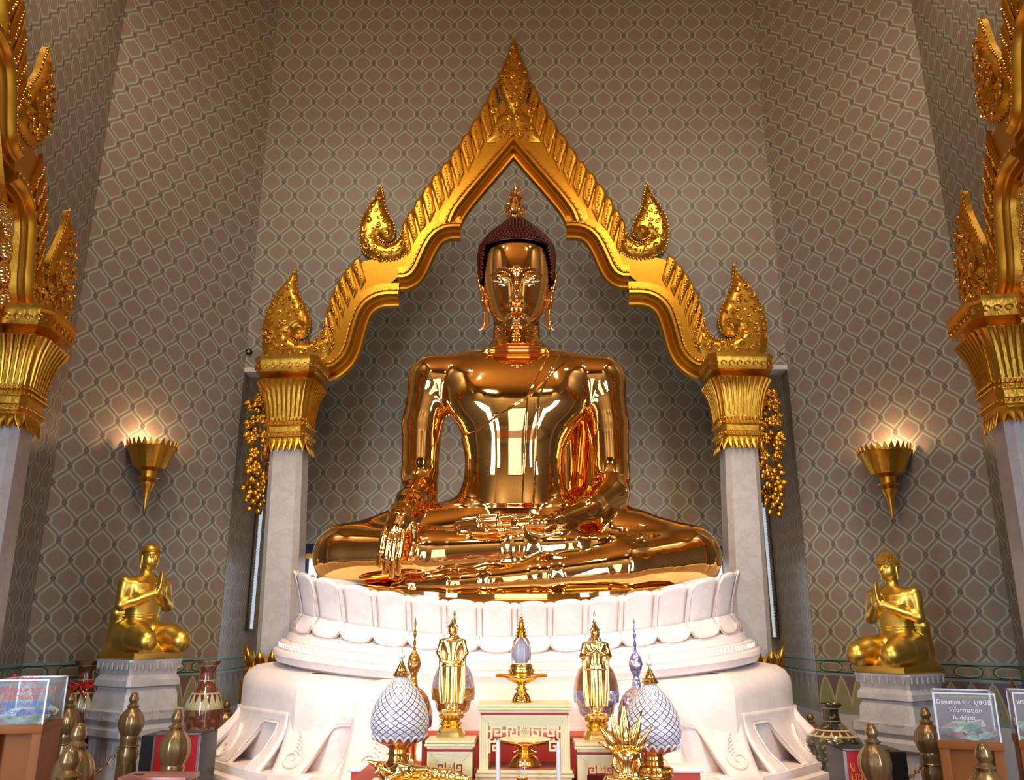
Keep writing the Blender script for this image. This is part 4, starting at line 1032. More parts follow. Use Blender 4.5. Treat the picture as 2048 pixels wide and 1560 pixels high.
# red step behind
ZS = zat(1466, 4.62)
st = thing('altar_riser', 'red lacquer step behind the fretwork tables on the altar', 'riser', ((lx(845, 1480, 4.62)+lx(1262, 1480, 4.62))/2, 4.60, 0))
hw2 = (lx(1262, 1480, 4.62)-lx(845, 1480, 4.62))/2
MB().box(-hw2, hw2, -.10, .12, ZS-.02, ZS, .003).build('top', M['red_cloth'], st)
MB().box(-hw2+.01, hw2-.01, -.09, .11, ZA+.001, ZS-.02).build('body', M['red_lacquer'], st)
def fret_table(name, label, px0, px1, pyt, Yc, zb, depth, group, big):
    x0, x1 = lx(px0, pyt, Yc-depth/2), lx(px1, pyt, Yc-depth/2); w = (x1-x0)/2; zt = zat(pyt, Yc-depth/2)
    t_ = thing(name, label, 'table', ((x0+x1)/2, Yc, zb), 0, group); H_ = zt-zb; d = depth/2; u = .0145
    tp = MB(); tp.box(-w, w, -d, d, H_-u*.9, H_, .003); tp.box(-w+.008, w-.008, -d+.008, d-.008, H_-u*2.6, H_-u*1.7, .003)
    tp.box(-w-.002, w+.002, -d-.002, d+.002, H_-u*1.75, H_-u*.95, .004); tp.build('top', M['gold_pale'], t_)
    MB().box(-w+.014, w-.014, -d+.014, d-.014, H_-u*3.3, H_-u*2.6).build('crimson_band', M['crimson'], t_)
    fr = MB(); zt2 = H_-u*3.3; lg = .042 if not big else .040
    for k in range(5):                                            # stepped frame: nested fillets
        o = k*lg/5; yy = -d+.012+k*.0035
        fr.box(-w+.010+o, -w+.010+o+lg/5+.001, yy, d-.012, 0.0, zt2-o); fr.box(w-.010-o-lg/5-.001, w-.010-o, yy, d-.012, 0.0, zt2-o)
        fr.box(-w+.010+o+lg/5+.002, w-.010-o-lg/5-.002, yy, yy+.03, zt2-o-lg/5-.001, zt2-o)
        
    fr.build('stepped_frame', M['gold_pale'], t_, angle=20)
    iw = w-.010-lg; zi = zt2-lg; fz = MB(); y0, y1 = -d+.03, -d+.045; b = .0085; s = .054 if big else .040
    cell = s/6; cells = set(); nx_ = int(iw/cell); U_ = ["######", "#....#", "#.##.#", "#.#..#", "#.####", "#....."]
    def put(c0, r0, flip):
        for r_, row in enumerate(U_):
            for c_, ch_ in enumerate(row):
                if ch_ == '#': cells.add((c0+(5-c_ if flip else c_), r0+r_))
    for sg in (0, 1):
        c0 = 4
        while c0+5 <= nx_+(0 if big else 2):
            put(c0 if sg else -c0-5, 1, bool(sg)); 
            for q_ in range(6, 8): cells.add(((c0+q_) if sg else (-c0-q_), 3))
            c0 += 8
        for j in range(1, 3 if big else 5):
            r0 = 1+j*7; cs_ = nx_-5
            if zi-(r0+6)*cell < (.06 if big else .0): break
            put(cs_ if sg else -cs_-5, r0, bool(sg)); cells.add(((cs_+5) if sg else (-cs_-5), r0-1)); cells.add(((cs_+2) if sg else (-cs_-2), r0-1))
    for c_ in range(-nx_, nx_+1): cells.add((c_, 0))
    for (c_, r_) in cells:
        x_, z_ = c_*cell, zi-r_*cell
        vs = [(x_-cell/2, y0, z_-cell), (x_+cell/2, y0, z_-cell), (x_+cell/2, y0, z_), (x_-cell/2, y0, z_)]; vs += [(a_, y1, c2_) for a_, _, c2_ in vs]; fs = [(0, 1, 2, 3), (7, 6, 5, 4)]
        if (c_, r_+1) not in cells: fs.append((0, 4, 5, 1))
        if (c_, r_-1) not in cells: fs.append((3, 2, 6, 7))
        if (c_-1, r_) not in cells: fs.append((0, 3, 7, 4))
        if (c_+1, r_) not in cells: fs.append((1, 5, 6, 2))
        fz._add(vs, fs)
    fz.build('meander_fretwork', M['gold_pale'], t_, smooth=False, fix=False)
    ro = MB(); ro.box(-s*.42, s*.42, y0-.003, y1, zi-s*.95, zi-.004)
    for k in range(8): a = k*PI/4; ro.sphere((math.cos(a)*s*.24, y0-.004, zi-s*.48+math.sin(a)*s*.24), s*.12, 6, 4)
    ro.sphere((0, y0-.005, zi-s*.48), s*.14, 6, 4); ro.build('rosette_panel', M['gold_pale'], t_)
    rl = MB(); zr = (zat(1541, Yc-depth/2)-zb) if big else -1
    if big:
        for k, (zz, oo) in enumerate(((zr, .0), (zr-u*1.1, .006), (zr-u*2.2, -.004))): rl.box(-w-oo, w+oo, -d-oo, d+oo, zz-u, zz, .003)
        rl.build('lower_rail', M['gold_pale'], t_)
        MB().box(-w+.03, w-.03, -d+.03, d-.02, zr+.001, zr+.004).build('red_shelf', M['red_cloth'], t_)
    return t_, zt, (x0+x1)/2
tc, ZTC, XTC = fret_table('fretwork_table', 'tall cream-gold fretwork table in the middle of the altar holding the crystal reliquary', 955, 1143, 1409, 4.2, ZA+.001, .24, 'fretwork altar tables', True)
tl, ZTL, XTL = fret_table('fretwork_table', 'low gold fretwork table on the left of the middle altar table under a standing Buddha', 850, 949, 1482, 4.16, ZA+.001, .20, 'fretwork altar tables', False)
tr_, ZTR, XTR = fret_table('fretwork_table', 'low gold fretwork table on the right of the middle altar table under a standing Buddha', 1150, 1252, 1487, 4.16, ZA+.001, .20, 'fretwork altar tables', False)
# ---- crystal reliquary on its footed tray ----
def foot_bowl(name, label, cx, cy, z0, r, h, group=None, cat='offering stand', top=True):
    t_ = thing(name, label, cat, (cx, cy, z0), 0, group)
    MB().lathe([(r*.62, 0), (r*.64, h*.03), (r*.60, h*.06), (r*.56, h*.16), (r*.46, h*.30), (r*.36, h*.36), (r*.26, h*.40), (r*.30, h*.44), (r*.44, h*.48), (r*.44, h*.51), (r*.30, h*.56), (r*.22, h*.60), (r*.27, h*.65), (r*.30, h*.68)], 32, mod=lambda a, z: 1+.015*math.cos(a*12)).build('foot', M['gold_bright'], t_)
    MB().lathe([(r*.28, h*.67), (r*.55, h*.75), (r*.82, h*.84), (r*.98, h*.93), (r, h*.97), (r*.97, h), (r*.90, h*.985), (r*.4, h*.93), (0, h*.92)], 36, mod=lambda a, z: 1+.02*math.cos(a*18)*(z > h*.8)).build('bowl', M['gold_bright'], t_)
    return t_
PXM = lambda px, Y, py=1400: m6(px, py, Y)
YR = 4.2; zr0 = ZTC+.002; xr = lx(1043, 1400, YR); hb = zat(1352, YR)-zr0
fb = foot_bowl('footed_tray', 'small gold footed tray carrying the crystal reliquary on the middle table', xr, YR, zr0, PXM(32, YR), hb)
tg = MB()
for sg in (-1, 1):
    tg.tube([(sg*PXM(28, YR), -.0, hb*1.0), (sg*PXM(44, YR), -.005, hb*1.03), (sg*PXM(52, YR), -.008, hb*1.0)], [.008, .010, .006], 8)
tg.build('handle', M['gold_dark'], fb)
zs = zr0+hb+.013; rq = thing('crystal_reliquary', 'tiny crystal bell reliquary with a needle gold spire on the middle altar table', 'reliquary', (xr, YR, zs-.0105)); hh = zat(1207, YR)-zs
mm = lambda px: PXM(px, YR, 1300)
MB().lathe([(mm(27), 0), (mm(29), .006), (mm(25), .010), (mm(24), .016), (mm(26), .020), (mm(26), .027), (mm(22), .032), (mm(22), .038), (mm(24), .042), (mm(20), .050), (mm(19), .054)], 32, mod=lambda a, z: 1+.02*math.cos(a*24)).build('gold_base', M['gold_bright'], rq)
zb_, zt_ = zat(1327, YR)-zs+.012, zat(1275, YR)-zs+.012
t = NT('clear_crystal'); t.set((.93, .95, 1), .02, 0, IOR=1.3); t.b.inputs['Transmission Weight'].default_value = 1.0; M['glass'] = t.m
MB().lathe([(mm(20), zb_), (mm(20.5), zb_+(zt_-zb_)*.2), (mm(19), zb_+(zt_-zb_)*.6), (mm(16), zb_+(zt_-zb_)*.85), (mm(11), zt_)], 28).build('crystal_bell', M['glass'], rq)
M['pearl'] = simple('pale_blue_pearl', (.62, .60, .74), .25)
MB().lathe([(mm(9), zb_+.001), (mm(14), zb_+(zt_-zb_)*.2), (mm(15), zb_+(zt_-zb_)*.42), (mm(10), zb_+(zt_-zb_)*.66), (mm(3), zb_+(zt_-zb_)*.9), (.0004, zb_+(zt_-zb_)*.97)], 20).build('relic_urn', M['pearl'], rq)
sp = []; H2 = zat(1209, YR)-zs+.012-zt_
for i in range(22):
    k = i/21; r_ = mm(12)*(1-k)**1.7+.0012; sp.append((r_*(1.25 if i % 2 else .72), zt_+H2*k))
sp.append((.0005, zt_+H2*1.0)); MB().lathe([(mm(11), zt_-.002)]+sp, 16).build('tiered_spire', M['gold_bright'], rq)
# gold offering stand on the shelf under the middle table
fo2 = foot_bowl('offering_stand', 'wide gold offering stand standing under the middle fretwork table', lx(1050, 1500, 4.18), 4.19, zat(1541, 4.08)+.006, PXM(54, 4.2, 1500), zat(1481, 4.13)-zat(1541, 4.08)-.006)
# ---- candles ----
M['wax'] = simple('white_wax', (.85, .83, .84), .35, Subsurface_Weight=.0)
for px, pyt, lab in ((996, 1477, 'thin white candle before the left leg of the middle table'), (1117, 1481, 'thin white candle before the right leg of the middle table')):
    Yc = 3.98; z1 = zat(pyt, Yc); cx_ = lx(px, 1520, Yc); z0 = ZA+.001; r_ = PXM(4.6, Yc, 1500)
    c_ = thing('candle', lab, 'candle', (cx_, Yc, z0), 0, 'altar candles')
    MB().lathe([(r_, 0.02), (r_, z1-z0-.025), (r_*.5, z1-z0-.008), (.0006, z1-z0)], 16).build('wax_stick', M['wax'], c_)
    MB().lathe([(r_*2.2, 0), (r_*2.2, .006), (r_*1.1, .012), (r_*1.15, .03)], 16).build('holder', M['gold_bright'], c_)
ig = MB(); Yc = 3.96; z0 = ZA+.001
for px, py in ((1044, 1528), (1049, 1522), (1040, 1524)): p = at(px, py, Yc); ig.tube([(p.x, Yc, z0+.04), (p.x+.002, Yc, p.z)], .0016, 5); ig.sphere((p.x+.002, Yc, p.z), .006, 6, 4)
ic = thing('incense_holder', 'few white-tipped incense sticks in a cup in front of the middle table', 'incense', (lx(1044, 1540, Yc), Yc, z0))
b_ = ig.build('incense_sticks', M['wax'], ic); b_.location = (-ic.location.x, -ic.location.y, -ic.location.z)
MB().lathe([(.018, 0), (.022, .02), (.026, .045), (.022, .045), (.018, .02), (0, .02)], 18).build('cup', M['gold_bright'], ic)
# ---- jewelled egg offerings (phum) ----
t = NT('silver_jewel_lattice'); tc_ = t.node('ShaderNodeUVMap').outputs[0]; s3 = t.node('ShaderNodeSeparateXYZ'); t.l.new(tc_, s3.inputs[0])
fu = t.m_('SUBTRACT', t.m_('FRACT', s3.outputs[0]), .5); fv = t.m_('SUBTRACT', t.m_('FRACT', s3.outputs[1]), .5)
k = t.m_('ADD', t.m_('ABSOLUTE', fu), t.m_('ABSOLUTE', fv)); kk = t.m_('ABSOLUTE', t.m_('SUBTRACT', k, .5))
line = t.m_('LESS_THAN', kk, .085); dot = t.m_('MINIMUM', k, t.m_('SUBTRACT', 1, k)); dt = t.m_('LESS_THAN', dot, .07)
c_ = t.mix(line, (.86, .86, .90), (.17, .12, .22)); c_ = t.mix(dt, c_, (.42, .32, .40)); t.set(c_, .25, t.m_('MULTIPLY', line, .3))
t.bump(t.m_('SUBTRACT', 1, line), .8, .01); M['jewel'] = t.m
M['copper_gold'] = gold_mat('copper_gilt', (.62, .34, .20), (.72, .42, .24), .3, .9, .3, 60)
def egg_mesh(name, prof, parent, nu, nv, mat, seg=48):
    me_v = []; uv = []
    for j, (r, z) in enumerate(prof):
        for i in range(seg+1): a = 2*PI*i/seg; me_v.append((r*math.cos(a), r*math.sin(a), z)); uv.append((nu*i/seg, nv*j/(len(prof)-1)))
    fs = [(j*(seg+1)+i, j*(seg+1)+i+1, (j+1)*(seg+1)+i+1, (j+1)*(seg+1)+i) for j in range(len(prof)-1) for i in range(seg)]
    me = bpy.data.meshes.new(name); me.from_pydata(me_v, [], fs); L = me.uv_layers.new(name='UVMap')
    for lp in me.loops: L.data[lp.index].uv = uv[lp.vertex_index]
    me.shade_smooth(); me.materials.append(mat); o = bpy.data.objects.new(name, me); link(o, parent); return o
def phum(px, pyb, pyt, hwid, Yc, label, zstand):
    x = lx(px, 1430, Yc); s_ = PXM(1, Yc, 1430); z0 = zstand; o = thing('jewelled_egg_offering', label, 'ornament', (x, Yc, z0), 0, 'silver jewelled eggs on gold stands')
    zf = zat(pyb, Yc)-z0; zt = zat(pyt, Yc)-z0; R_ = hwid*s_
    MB().lathe([(R_*.62, 0), (R_*.66, .006), (R_*.60, .014), (R_*.58, .05), (R_*.46, .058), (R_*.36, zf*.5), (R_*.33, zf*.62), (R_*.40, zf*.66), (R_*.34, zf*.70), (R_*.33, zf*.8), (R_*.45, zf*.9), (R_*.72, zf*1.0), (R_*.70, zf*1.02), (0, zf*1.02)], 36).build('stand', M['gold_bright'], o)
    bs = MB()
    for k_ in range(22): a = 2*PI*k_/22; bs.sphere((R_*.60*math.cos(a), R_*.60*math.sin(a), .033), .010, 6, 4)
    bs.build('openwork_band', M['gold_carved'], o)
    hE = zt-zf; P = [(0, .72), (.05, .80), (.12, .92), (.24, 1.0), (.36, .99), (.5, .93), (.64, .80), (.78, .60), (.90, .38), (1.0, .20)]
    prof = [(p[1]*R_, zf+hE*p[0]) for p in cr(P, 3)]
    egg_mesh('lattice_egg', prof, o, 20, 12, M['jewel'])
    pb = MB()                                                     # scalloped skirt
    pb.lathe([(R_*.70, zf*1.0), (R_*.80, zf+hE*.03), (R_*.90, zf+hE*.085)], 40, cap=False, mod=lambda a, z: 1.015); pb.build('copper_collar', M['copper_gold'], o)
    sc = MB()
    for k_ in range(20):
        a0 = 2*PI*k_/20; pts = []
        for i in range(7): u = i/6; a = a0+u*2*PI/20; zz = zf+hE*(.035+.075*math.sin(u*PI)); rr = R_*(.86+.09*math.sin(u*PI)); pts.append((rr*math.cos(a), rr*math.sin(a), zz))
        sc.tube(pts, .0045, 5)
    sc.build('scallop_edge', M['wax'], o)
    tp = MB(); pr = [(R_*.21, zt-.004)]; H3 = PXM(75, Yc, 1400)*.72
    for i in range(14): k_ = i/13; pr.append((R_*.30*(1-k_)**1.3*(1.0 if i % 2 else .86)+.003, zt+H3*.62*k_))
    tp.lathe([(R_*.24, zt-.015)]+pr, 24, mod=lambda a, z: 1+.05*math.cos(a*12)).build('gold_cap', M['gold_bright'], o)
    k0 = zt+H3*.62
    MB().sphere((0, 0, k0+.012), .016, 14, 8).build('pearl_bead', M['wax'], o)
    MB().lathe([(.004, k0+.025), (.005, k0+.03), (.002, k0+.045), (.003, k0+.05), (.001, k0+.07), (.0004, k0+.105)], 10).build('needle_tip', M['gold_bright'], o)
    return o
phum(800, 1484, 1352, 58, 4.25, 'silver jewelled egg on a gold stand at the left end of the altar', ZA+.001)
phum(1303, 1500, 1366, 57, 4.25, 'silver jewelled egg on a gold stand at the right end of the altar', ZA+.001)
# ---- mosaic fan eggs behind the standing figures ----
def mosaic(name, c1, c2, c3):
    t = NT(name); v = t.node('ShaderNodeTexVoronoi'); v.inputs['Scale'].default_value = 55; t.l.new(t.coord(), v.inputs['Vector'])
    n = t.noise(9, 2); c_ = t.mix(v.outputs['Distance'], c1, c2); c_ = t.mix(t.m_('GREATER_THAN', n, .58), c_, c3); t.set(c_, .2, .6); t.bump(v.outputs['Distance'], .8, .01); return t.m
M['mos_w'] = mosaic('mosaic_white_silver', (.75, .68, .74), (.30, .22, .32), (.62, .50, .55)); M['mos_g'] = mosaic('mosaic_amber', (.62, .32, .06), (.30, .12, .02), (.75, .45, .15))
M['mos_b'] = mosaic('mosaic_lilac', (.45, .45, .75), (.25, .22, .5), (.7, .7, .85)); M['mos_r'] = mosaic('mosaic_ruby', (.5, .03, .06), (.25, .0, .03), (.1, .1, .45))
def fan_egg(px, pyt, pyb, hwid, Yc, label, m1, m2, m3, sp_top, sp_px, z0):
    x = lx(px, 1400, Yc); s_ = PXM(1, Yc, 1400); o = thing('mosaic_urn', label, 'ornament', (x, Yc, z0), 0, 'glass mosaic urns behind the altar figures')
    zt, zb = zat(pyt, Yc)-z0, zat(pyb, Yc)-z0; R_ = hwid*s_; h_ = zt-zb
    MB().lathe([(R_*.62, zb), (R_*.70, zb+h_*.04), (R_*.80, zb+h_*.22), (R_*.95, zb+h_*.27)], 32, mod=lambda a, z: 1+.03*math.cos(a*10)).build('fluted_cup', m2, o)
    MB().lathe([(R_*.96, zb+h_*.25), (R_*1.0, zb+h_*.38), (R_*.99, zb+h_*.48)], 32).build('band', m3, o)
    MB().lathe([(R_*.99, zb+h_*.48), (R_*.92, zb+h_*.66), (R_*.76, zb+h_*.84), (R_*.50, zb+h_*.97), (R_*.22, zb+h_*1.05)], 32).build('dome', m1, o)
    if sp_top:
        dx = (sp_px-px)*s_; H3 = zat(sp_top, Yc)-z0-zb-h_; bs = zb+h_*1.03
        MB().lathe([(R_*.24, bs-.01), (R_*.20, bs+H3*.10), (R_*.14, bs+H3*.16), (R_*.30, bs+H3*.26), (R_*.36, bs+H3*.34), (R_*.26, bs+H3*.44), (R_*.08, bs+H3*.52), (R_*.05, bs+H3*.58), (R_*.09, bs+H3*.62), (R_*.04, bs+H3*.68), (R_*.09, bs+H3*.76), (R_*.03, bs+H3*.84), (R_*.06, bs+H3*.90), (.001, bs+H3)], 20).build('beaded_finial', m2, o)
    MB().lathe([(R_*.5, .0), (R_*.52, .01), (R_*.3, .03), (R_*.22, zb*.5), (R_*.3, zb*.9), (R_*.64, zb+.002)], 24).build('stand', M['gold_bright'], o)
    return o
YE = 4.9
ES = zat(1530, YE)
es = thing('display_shelf', 'low white-clothed shelf between the altar and the throne', 'shelf', (XTC, 4.87, 0)); MB().box(-.95, .95, -.085, .12, ES-.02, ES, .004).build('top', M['wax'], es); MB().box(-.93, .93, -.08, .11, 0, ES-.02).build('body', M['red_lacquer'], es)
YE = 4.87; ES += .001
fan_egg(906, 1322, 1425, 44, YE, 'amber and silver mosaic urn behind the left standing Buddha', M['mos_w'], M['mos_g'], M['mos_g'], 1222, 915, ES)
fan_egg(1193, 1322, 1432, 46, YE, 'lilac and copper mosaic urn behind the right standing Buddha', M['copper_gold'], M['mos_w'], M['mos_b'], 1224, 1188, ES)
fan_egg(826, 1378, 1480, 40, YE, 'amber mosaic urn with a tall beaded finial half hidden by the left silver egg', M['mos_g'], M['mos_g'], M['mos_r'], 1237, 824, ES)
fan_egg(1274, 1378, 1480, 40, YE, 'lilac mosaic urn with a pale beaded finial half hidden by the right silver egg', M['mos_w'], M['mos_b'], M['mos_r'], 1240, 1282, ES)
# ================= SMALL GILT FIGURES ON THE ALTAR =================
M['fig_gold'] = gold_mat('figure_gold', (.98, .68, .22), (1.0, .76, .32), .13, 1.0, .02, 15)
M['monk_gold'] = gold_mat('monk_gold', (.72, .46, .07), (.80, .54, .11), .33, .95, .02, 18)
def face(b, c, r, k=1.0):
    """simple modelled face on a head at c facing -y, r = half height"""
    x, y, z = c
    b.chain([(x, y-.80*r, z+.15*r), (x, y-.98*r, z-.12*r)], [.07*r, .12*r], .08*r)
    for s in (-1, 1):
        b.el((x+s*.30*r, y-.72*r, z+.10*r), (.17*r, .12*r, .10*r), .06*r)
        b.chain([(x+s*.12*r, y-.83*r, z+.27*r), (x+s*.32*r, y-.80*r, z+.33*r), (x+s*.52*r, y-.62*r, z+.22*r)], [.04*r, .05*r, .03*r], .05*r)
        b.rc((x+s*.76*r, y+.02*r, z+.15*r), (x+s*.76*r, y+.0*r, z-.35*r), .12*r, .10*r, .06*r, flat=((1, 0, 0), 1.6))
        b.rc((x+s*.76*r, y, z-.35*r), (x+s*.74*r, y, z-.85*r), .07*r, .06*r, .05*r)
    b.rc((x-.2*r, y-.80*r, z-.38*r), (x+.2*r, y-.80*r, z-.38*r), .055*r, .055*r, .05*r); b.rc((x-.15*r, y-.79*r, z-.48*r), (x+.15*r, y-.79*r, z-.48*r), .055*r, .055*r, .05*r)
def head(b, c, r):
    b.el(c, (.74*r, .86*r, 1.0*r), .05*r); b.el((c[0], c[1]-.1*r, c[2]-.35*r), (.58*r, .66*r, .62*r), .2*r); face(b, c, r)
# ---- kneeling disciples ----
def monk_body():
    b = Body()
    b.loft([(.10, 0, .03, .17, .15), (.18, 0, .02, .165, .14), (.27, 0, .0, .125, .10), (.36, 0, -.01, .13, .10), (.46, 0, -.01, .165, .11), (.535, 0, .0, .185, .10), (.575, 0, .01, .14, .08), (.60, 0, .01, .07, .06)], 2.3, .03)
    b.rc((0, .01, .58), (0, -.005, .67), .052, .046, .03)
    head(b, (0, -.015, .735), .098)
    for s in (-1, 1):
        b.rc((s*.175, .01, .53), (s*.205, -.02, .36), .058, .046, .03); b.rc((s*.205, -.02, .36), (s*.022, -.185, .455), .045, .030, .02)
        b.chain([(s*.024, -.185, .45), (s*.012, -.20, .50), (s*.009, -.20, .53)], [.026, .024, .02], .015, flat=((1, 0, 0), 1.7))
        for k in range(4): b.chain([(s*.009, -.218+k*.013, .525), (s*.006, -.216+k*.012, .585-abs(k-1.4)*.006), (s*.004, -.212+k*.010, .628-abs(k-1.4)*.010)], [.0085, .008, .0055], .005)
        b.chain([(s*.020, -.175, .49), (s*.016, -.168, .53), (s*.012, -.17, .555)], [.011, .010, .007], .008)
        b.chain([(s*.09, .02, .12), (s*.14, -.20, .115), (s*.15, -.32, .09)], [.12, .098, .082], .04)
        b.chain([(s*.15, -.31, .07), (s*.12, -.05, .05), (s*.08, .22, .045)], [.068, .06, .04], .03)
        b.chain([(s*.08, .22, .05), (s*.07, .30, .03)], [.038, .028], .02)
    b.loft([(.0, 0, .06, .20, .28), (.05, 0, .05, .19, .26), (.12, 0, .03, .16, .20)], 2.4, .03)
    b.chain([(-.10, .05, .50), (-.15, .10, .30), (-.13, .16, .12)], [.04, .045, .05], .04)
    def robe(x, y, z):
        l = z-(.50-.75*x); s_ = np.clip(l/.012+.5, 0, 1); h = np.clip((z-.27)/.02, 0, 1); mk = np.clip((.165-np.abs(x))/.035, 0, 1)*np.clip((.56-z)/.03, 0, 1); return (-(1-s_)*.007*h-np.clip(1-np.abs(z-.27)/.010, 0, 1)*.005)*mk
    b.disp(robe, (-.19, -.2, .2), (.19, .2, .57)); return b
mb_ = monk_body(); g = lambda a, b_, s: axis([(a, b_, s)])
def monk(px, pyb, pyh, Y, rz, label, flip, curls, plabel):
    zb = zat(pyb, Y); x = lx(px, pyb, Y); H_ = zat(pyh, Y)-zb; sc_ = H_/(.835+.055)
    pl = thing('stone_plinth', plabel, 'pedestal', (x, Y, 0), rz); w = .205
    V_ = zb/1.34
    prf = [(w*1.34, 0), (w*1.34, .42*V_), (w*1.30, .46*V_), (w*1.12, .50*V_), (w*1.05, .62*V_), (w*1.05, .80*V_), (w*1.26, .83*V_), (w*1.27, .875*V_), (w*1.18, .90*V_), (w*1.28, .935*V_), (w*1.28, .995*V_), (w*1.10, 1.005*V_), (w*1.06, 1.10*V_), (w*1.00, 1.13*V_), (w*1.0, 1.15*V_), (w*1.10, 1.16*V_), (w*1.08, 1.20*V_), (w*.98, 1.235*V_), (w*1.0, 1.27*V_), (w*1.10, 1.325*V_), (w*1.10, 1.34*V_)]
    m_ = MB(); octo(m_, prf, .10); m_.build('plinth_block', M['plinth'], pl, angle=20)
    fl2 = MB()
    for sd in range(4):
        for k in range(7):
            T = Matrix.Rotation(sd*PI/2, 4, 'Z'); fl2.T = T; fl2.box(-w*.82+k*w*.82/3-.011, -w*.82+k*w*.82/3+.011, -w*1.07, -w*1.03, .64*V_, .79*V_, .004)
            fl2.box(-w*.9+k*w*.3-.006, -w*.9+k*w*.3+.006, -w*1.115, -w*1.07, 1.275*V_, 1.322*V_)
    fl2.T = Matrix.Identity(4); fl2.build('fluting', M['plinth'], pl, smooth=False)
    fr_ = MB()
    for sd in range(4):
        fr_.T = Matrix.Rotation(sd*PI/2, 4, 'Z')
        for cx_ in (-.5, .5): 
            for (a, b2, c2, d2) in ((-.36, .36, 0, .012), (-.36, .36, .05, .062), (-.36, -.33, 0, .062), (.33, .36, 0, .062)): fr_.box(w*(cx_+a), w*(cx_+b2), -w*1.295, -w*1.27, .94*V_+c2-.005, .94*V_+d2-.005)
    fr_.T = Matrix.Identity(4); fr_.build('panel_mouldings', M['plinth'], pl, smooth=False)
    s = thing('kneeling_disciple', label, 'statue', (x, Y, zb+.0005), rz)
    bs = MB().box(-.215, .215, -.235, .235, 0, .053, .004); o = bs.build('gold_base', M['monk_gold'], s); o.scale = (sc_,)*3
    T = Matrix.Diagonal((-sc_ if flip else sc_, sc_, sc_, 1)); T.translation = Vector((0, .05*sc_, .052*sc_))
    bd = mb_.mesh(g(-.34, .34, .0072), g(-.46, .42, .0072), g(-.03, .88, .0072), 'body', M['monk_gold'], s, xf=T, newton=1)
    hc = MB(); hr = .098
    if curls:
        for i in range(7):
            ph = i/7*PI*.47; n_ = max(4, int(24*math.cos(ph)))
            for k in range(n_):
                a = 2*PI*(k+.5*(i % 2))/n_; zz = .755+.098*math.sin(ph)*1.12; r1, r2 = .080*math.cos(ph), .092*math.cos(ph)
                if i == 0 and math.sin(a) < -.4: zz += .02
                hc.sphere(((r1*math.cos(a))*sc_, (-.012+r2*math.sin(a)+.05)*sc_, (zz+.052)*sc_), .0125*sc_, 6, 4)
        hc.sphere((0, .045*sc_, (.845+.052)*sc_), .04*sc_, 10, 6, (1, 1, .6))
    else:
        pts = [(.076*math.cos(a)*sc_, (.04+.088*math.sin(a))*sc_, (.785-.02*math.sin(a)+.052)*sc_) for a in [2*PI*k/28 for k in range(28)]]
        hc.tube(pts, .006*sc_, 6, closed=True)
        hc.lathe([(.075*sc_, 0), (.068*sc_, .03*sc_), (.045*sc_, .055*sc_), (0, .066*sc_)], 24, 0, .038*sc_, (.79+.052)*sc_, sy=1.12)
    hc.build('hair', M['monk_gold'], s)
    return s
M['plinth'] = marble('plinth_marble', (.40, .37, .38), (.54, .50, .50), (.30, .27, .28), .35, 2.6)
monk(281, 1318, 1090, 6.55, math.radians(58), 'gold kneeling disciple with smooth hair and joined palms on the left of the throne', False, False, 'stepped marble plinth under the kneeling disciple with smooth hair, left wall')
monk(1797, 1345, 1112, 6.40, math.radians(-58), 'gold kneeling disciple with curled hair and joined palms on the right of the throne', True, True, 'stepped marble plinth under the curly-haired kneeling disciple, right wall')
# ---- standing Buddhas ----
def standing(hands):
    b = Body()                      # unit height 1 (feet 0, skull top 1)
    b.loft([(.52, 0, 0, .105, .075), (.60, 0, 0, .088, .065), (.68, 0, 0, .105, .07), (.76, 0, 0, .135, .072), (.81, 0, 0, .145, .062), (.838, 0, 0, .05, .045)], 2.3, .02)
    b.loft([(.03, 0, 0, .070, .05), (.2, 0, 0, .085, .055), (.4, 0, 0, .10, .065), (.56, 0, 0, .105, .07)], 2.5, .02)
    b.rc((0, 0, .82), (0, -.005, .87), .034, .032, .02); b.el((0, -.008, .925), (.052, .058, .068), .02); face(b, (0, -.008, .925), .068)
    for s in (-1, 1):
        b.rc((s*.128, 0, .79), (s*.165, -.01, .66), .034, .030, .02)
        if hands == 'low':
            b.chain([(s*.165, -.01, .66), (s*.12, -.075, .575), (s*.02, -.115, .545)], [.030, .024, .018], .015)
            for k in range(4): b.chain([(s*.03, -.118, .552-k*.011), (-s*.005, -.130, .548-k*.011), (-s*.03, -.128, .546-k*.011)], [.008, .0075, .006], .005)
            b.rc((s*.03, -.115, .56), (s*.004, -.125, .572), .008, .007, .006)
        else:
            b.chain([(s*.165, -.01, .66), (s*.10, -.085, .68), (-s*.01, -.098, .745)], [.030, .023, .018], .015)
            for k in range(4): b.chain([(-s*.012+s*k*.004, -.104, .742+k*.010), (-s*.035, -.100, .765+k*.011), (-s*.055, -.094, .780+k*.011)], [.008, .0075, .006], .005)
            b.rc((-s*.005, -.10, .75), (s*.006, -.106, .785), .008, .007, .006)
        b.loft([(.085, s*.105, .01, .035, .012), (.25, s*.118, .01, .045, .014), (.42, s*.125, .008, .040, .016), (.55, s*.135, .005, .028, .018), (.66, s*.15, .0, .02, .02)], 2.5, .02)
        b.rc((s*.04, .0, .04), (s*.045, -.05, .012), .028, .018, .015)
        for k in range(3): b.rc((s*(.015+.027*k), -.060+.004*k, .10), (s*(.018+.020*k), -.066+.004*k, .54), .010, .008, .010)
    b.rc((0, -.062, .07), (0, -.070, .56), .016, .012, .012)
    b.rc((-.10, 0, .0), (.10, 0, .0), .02, .02, .01)
    return b
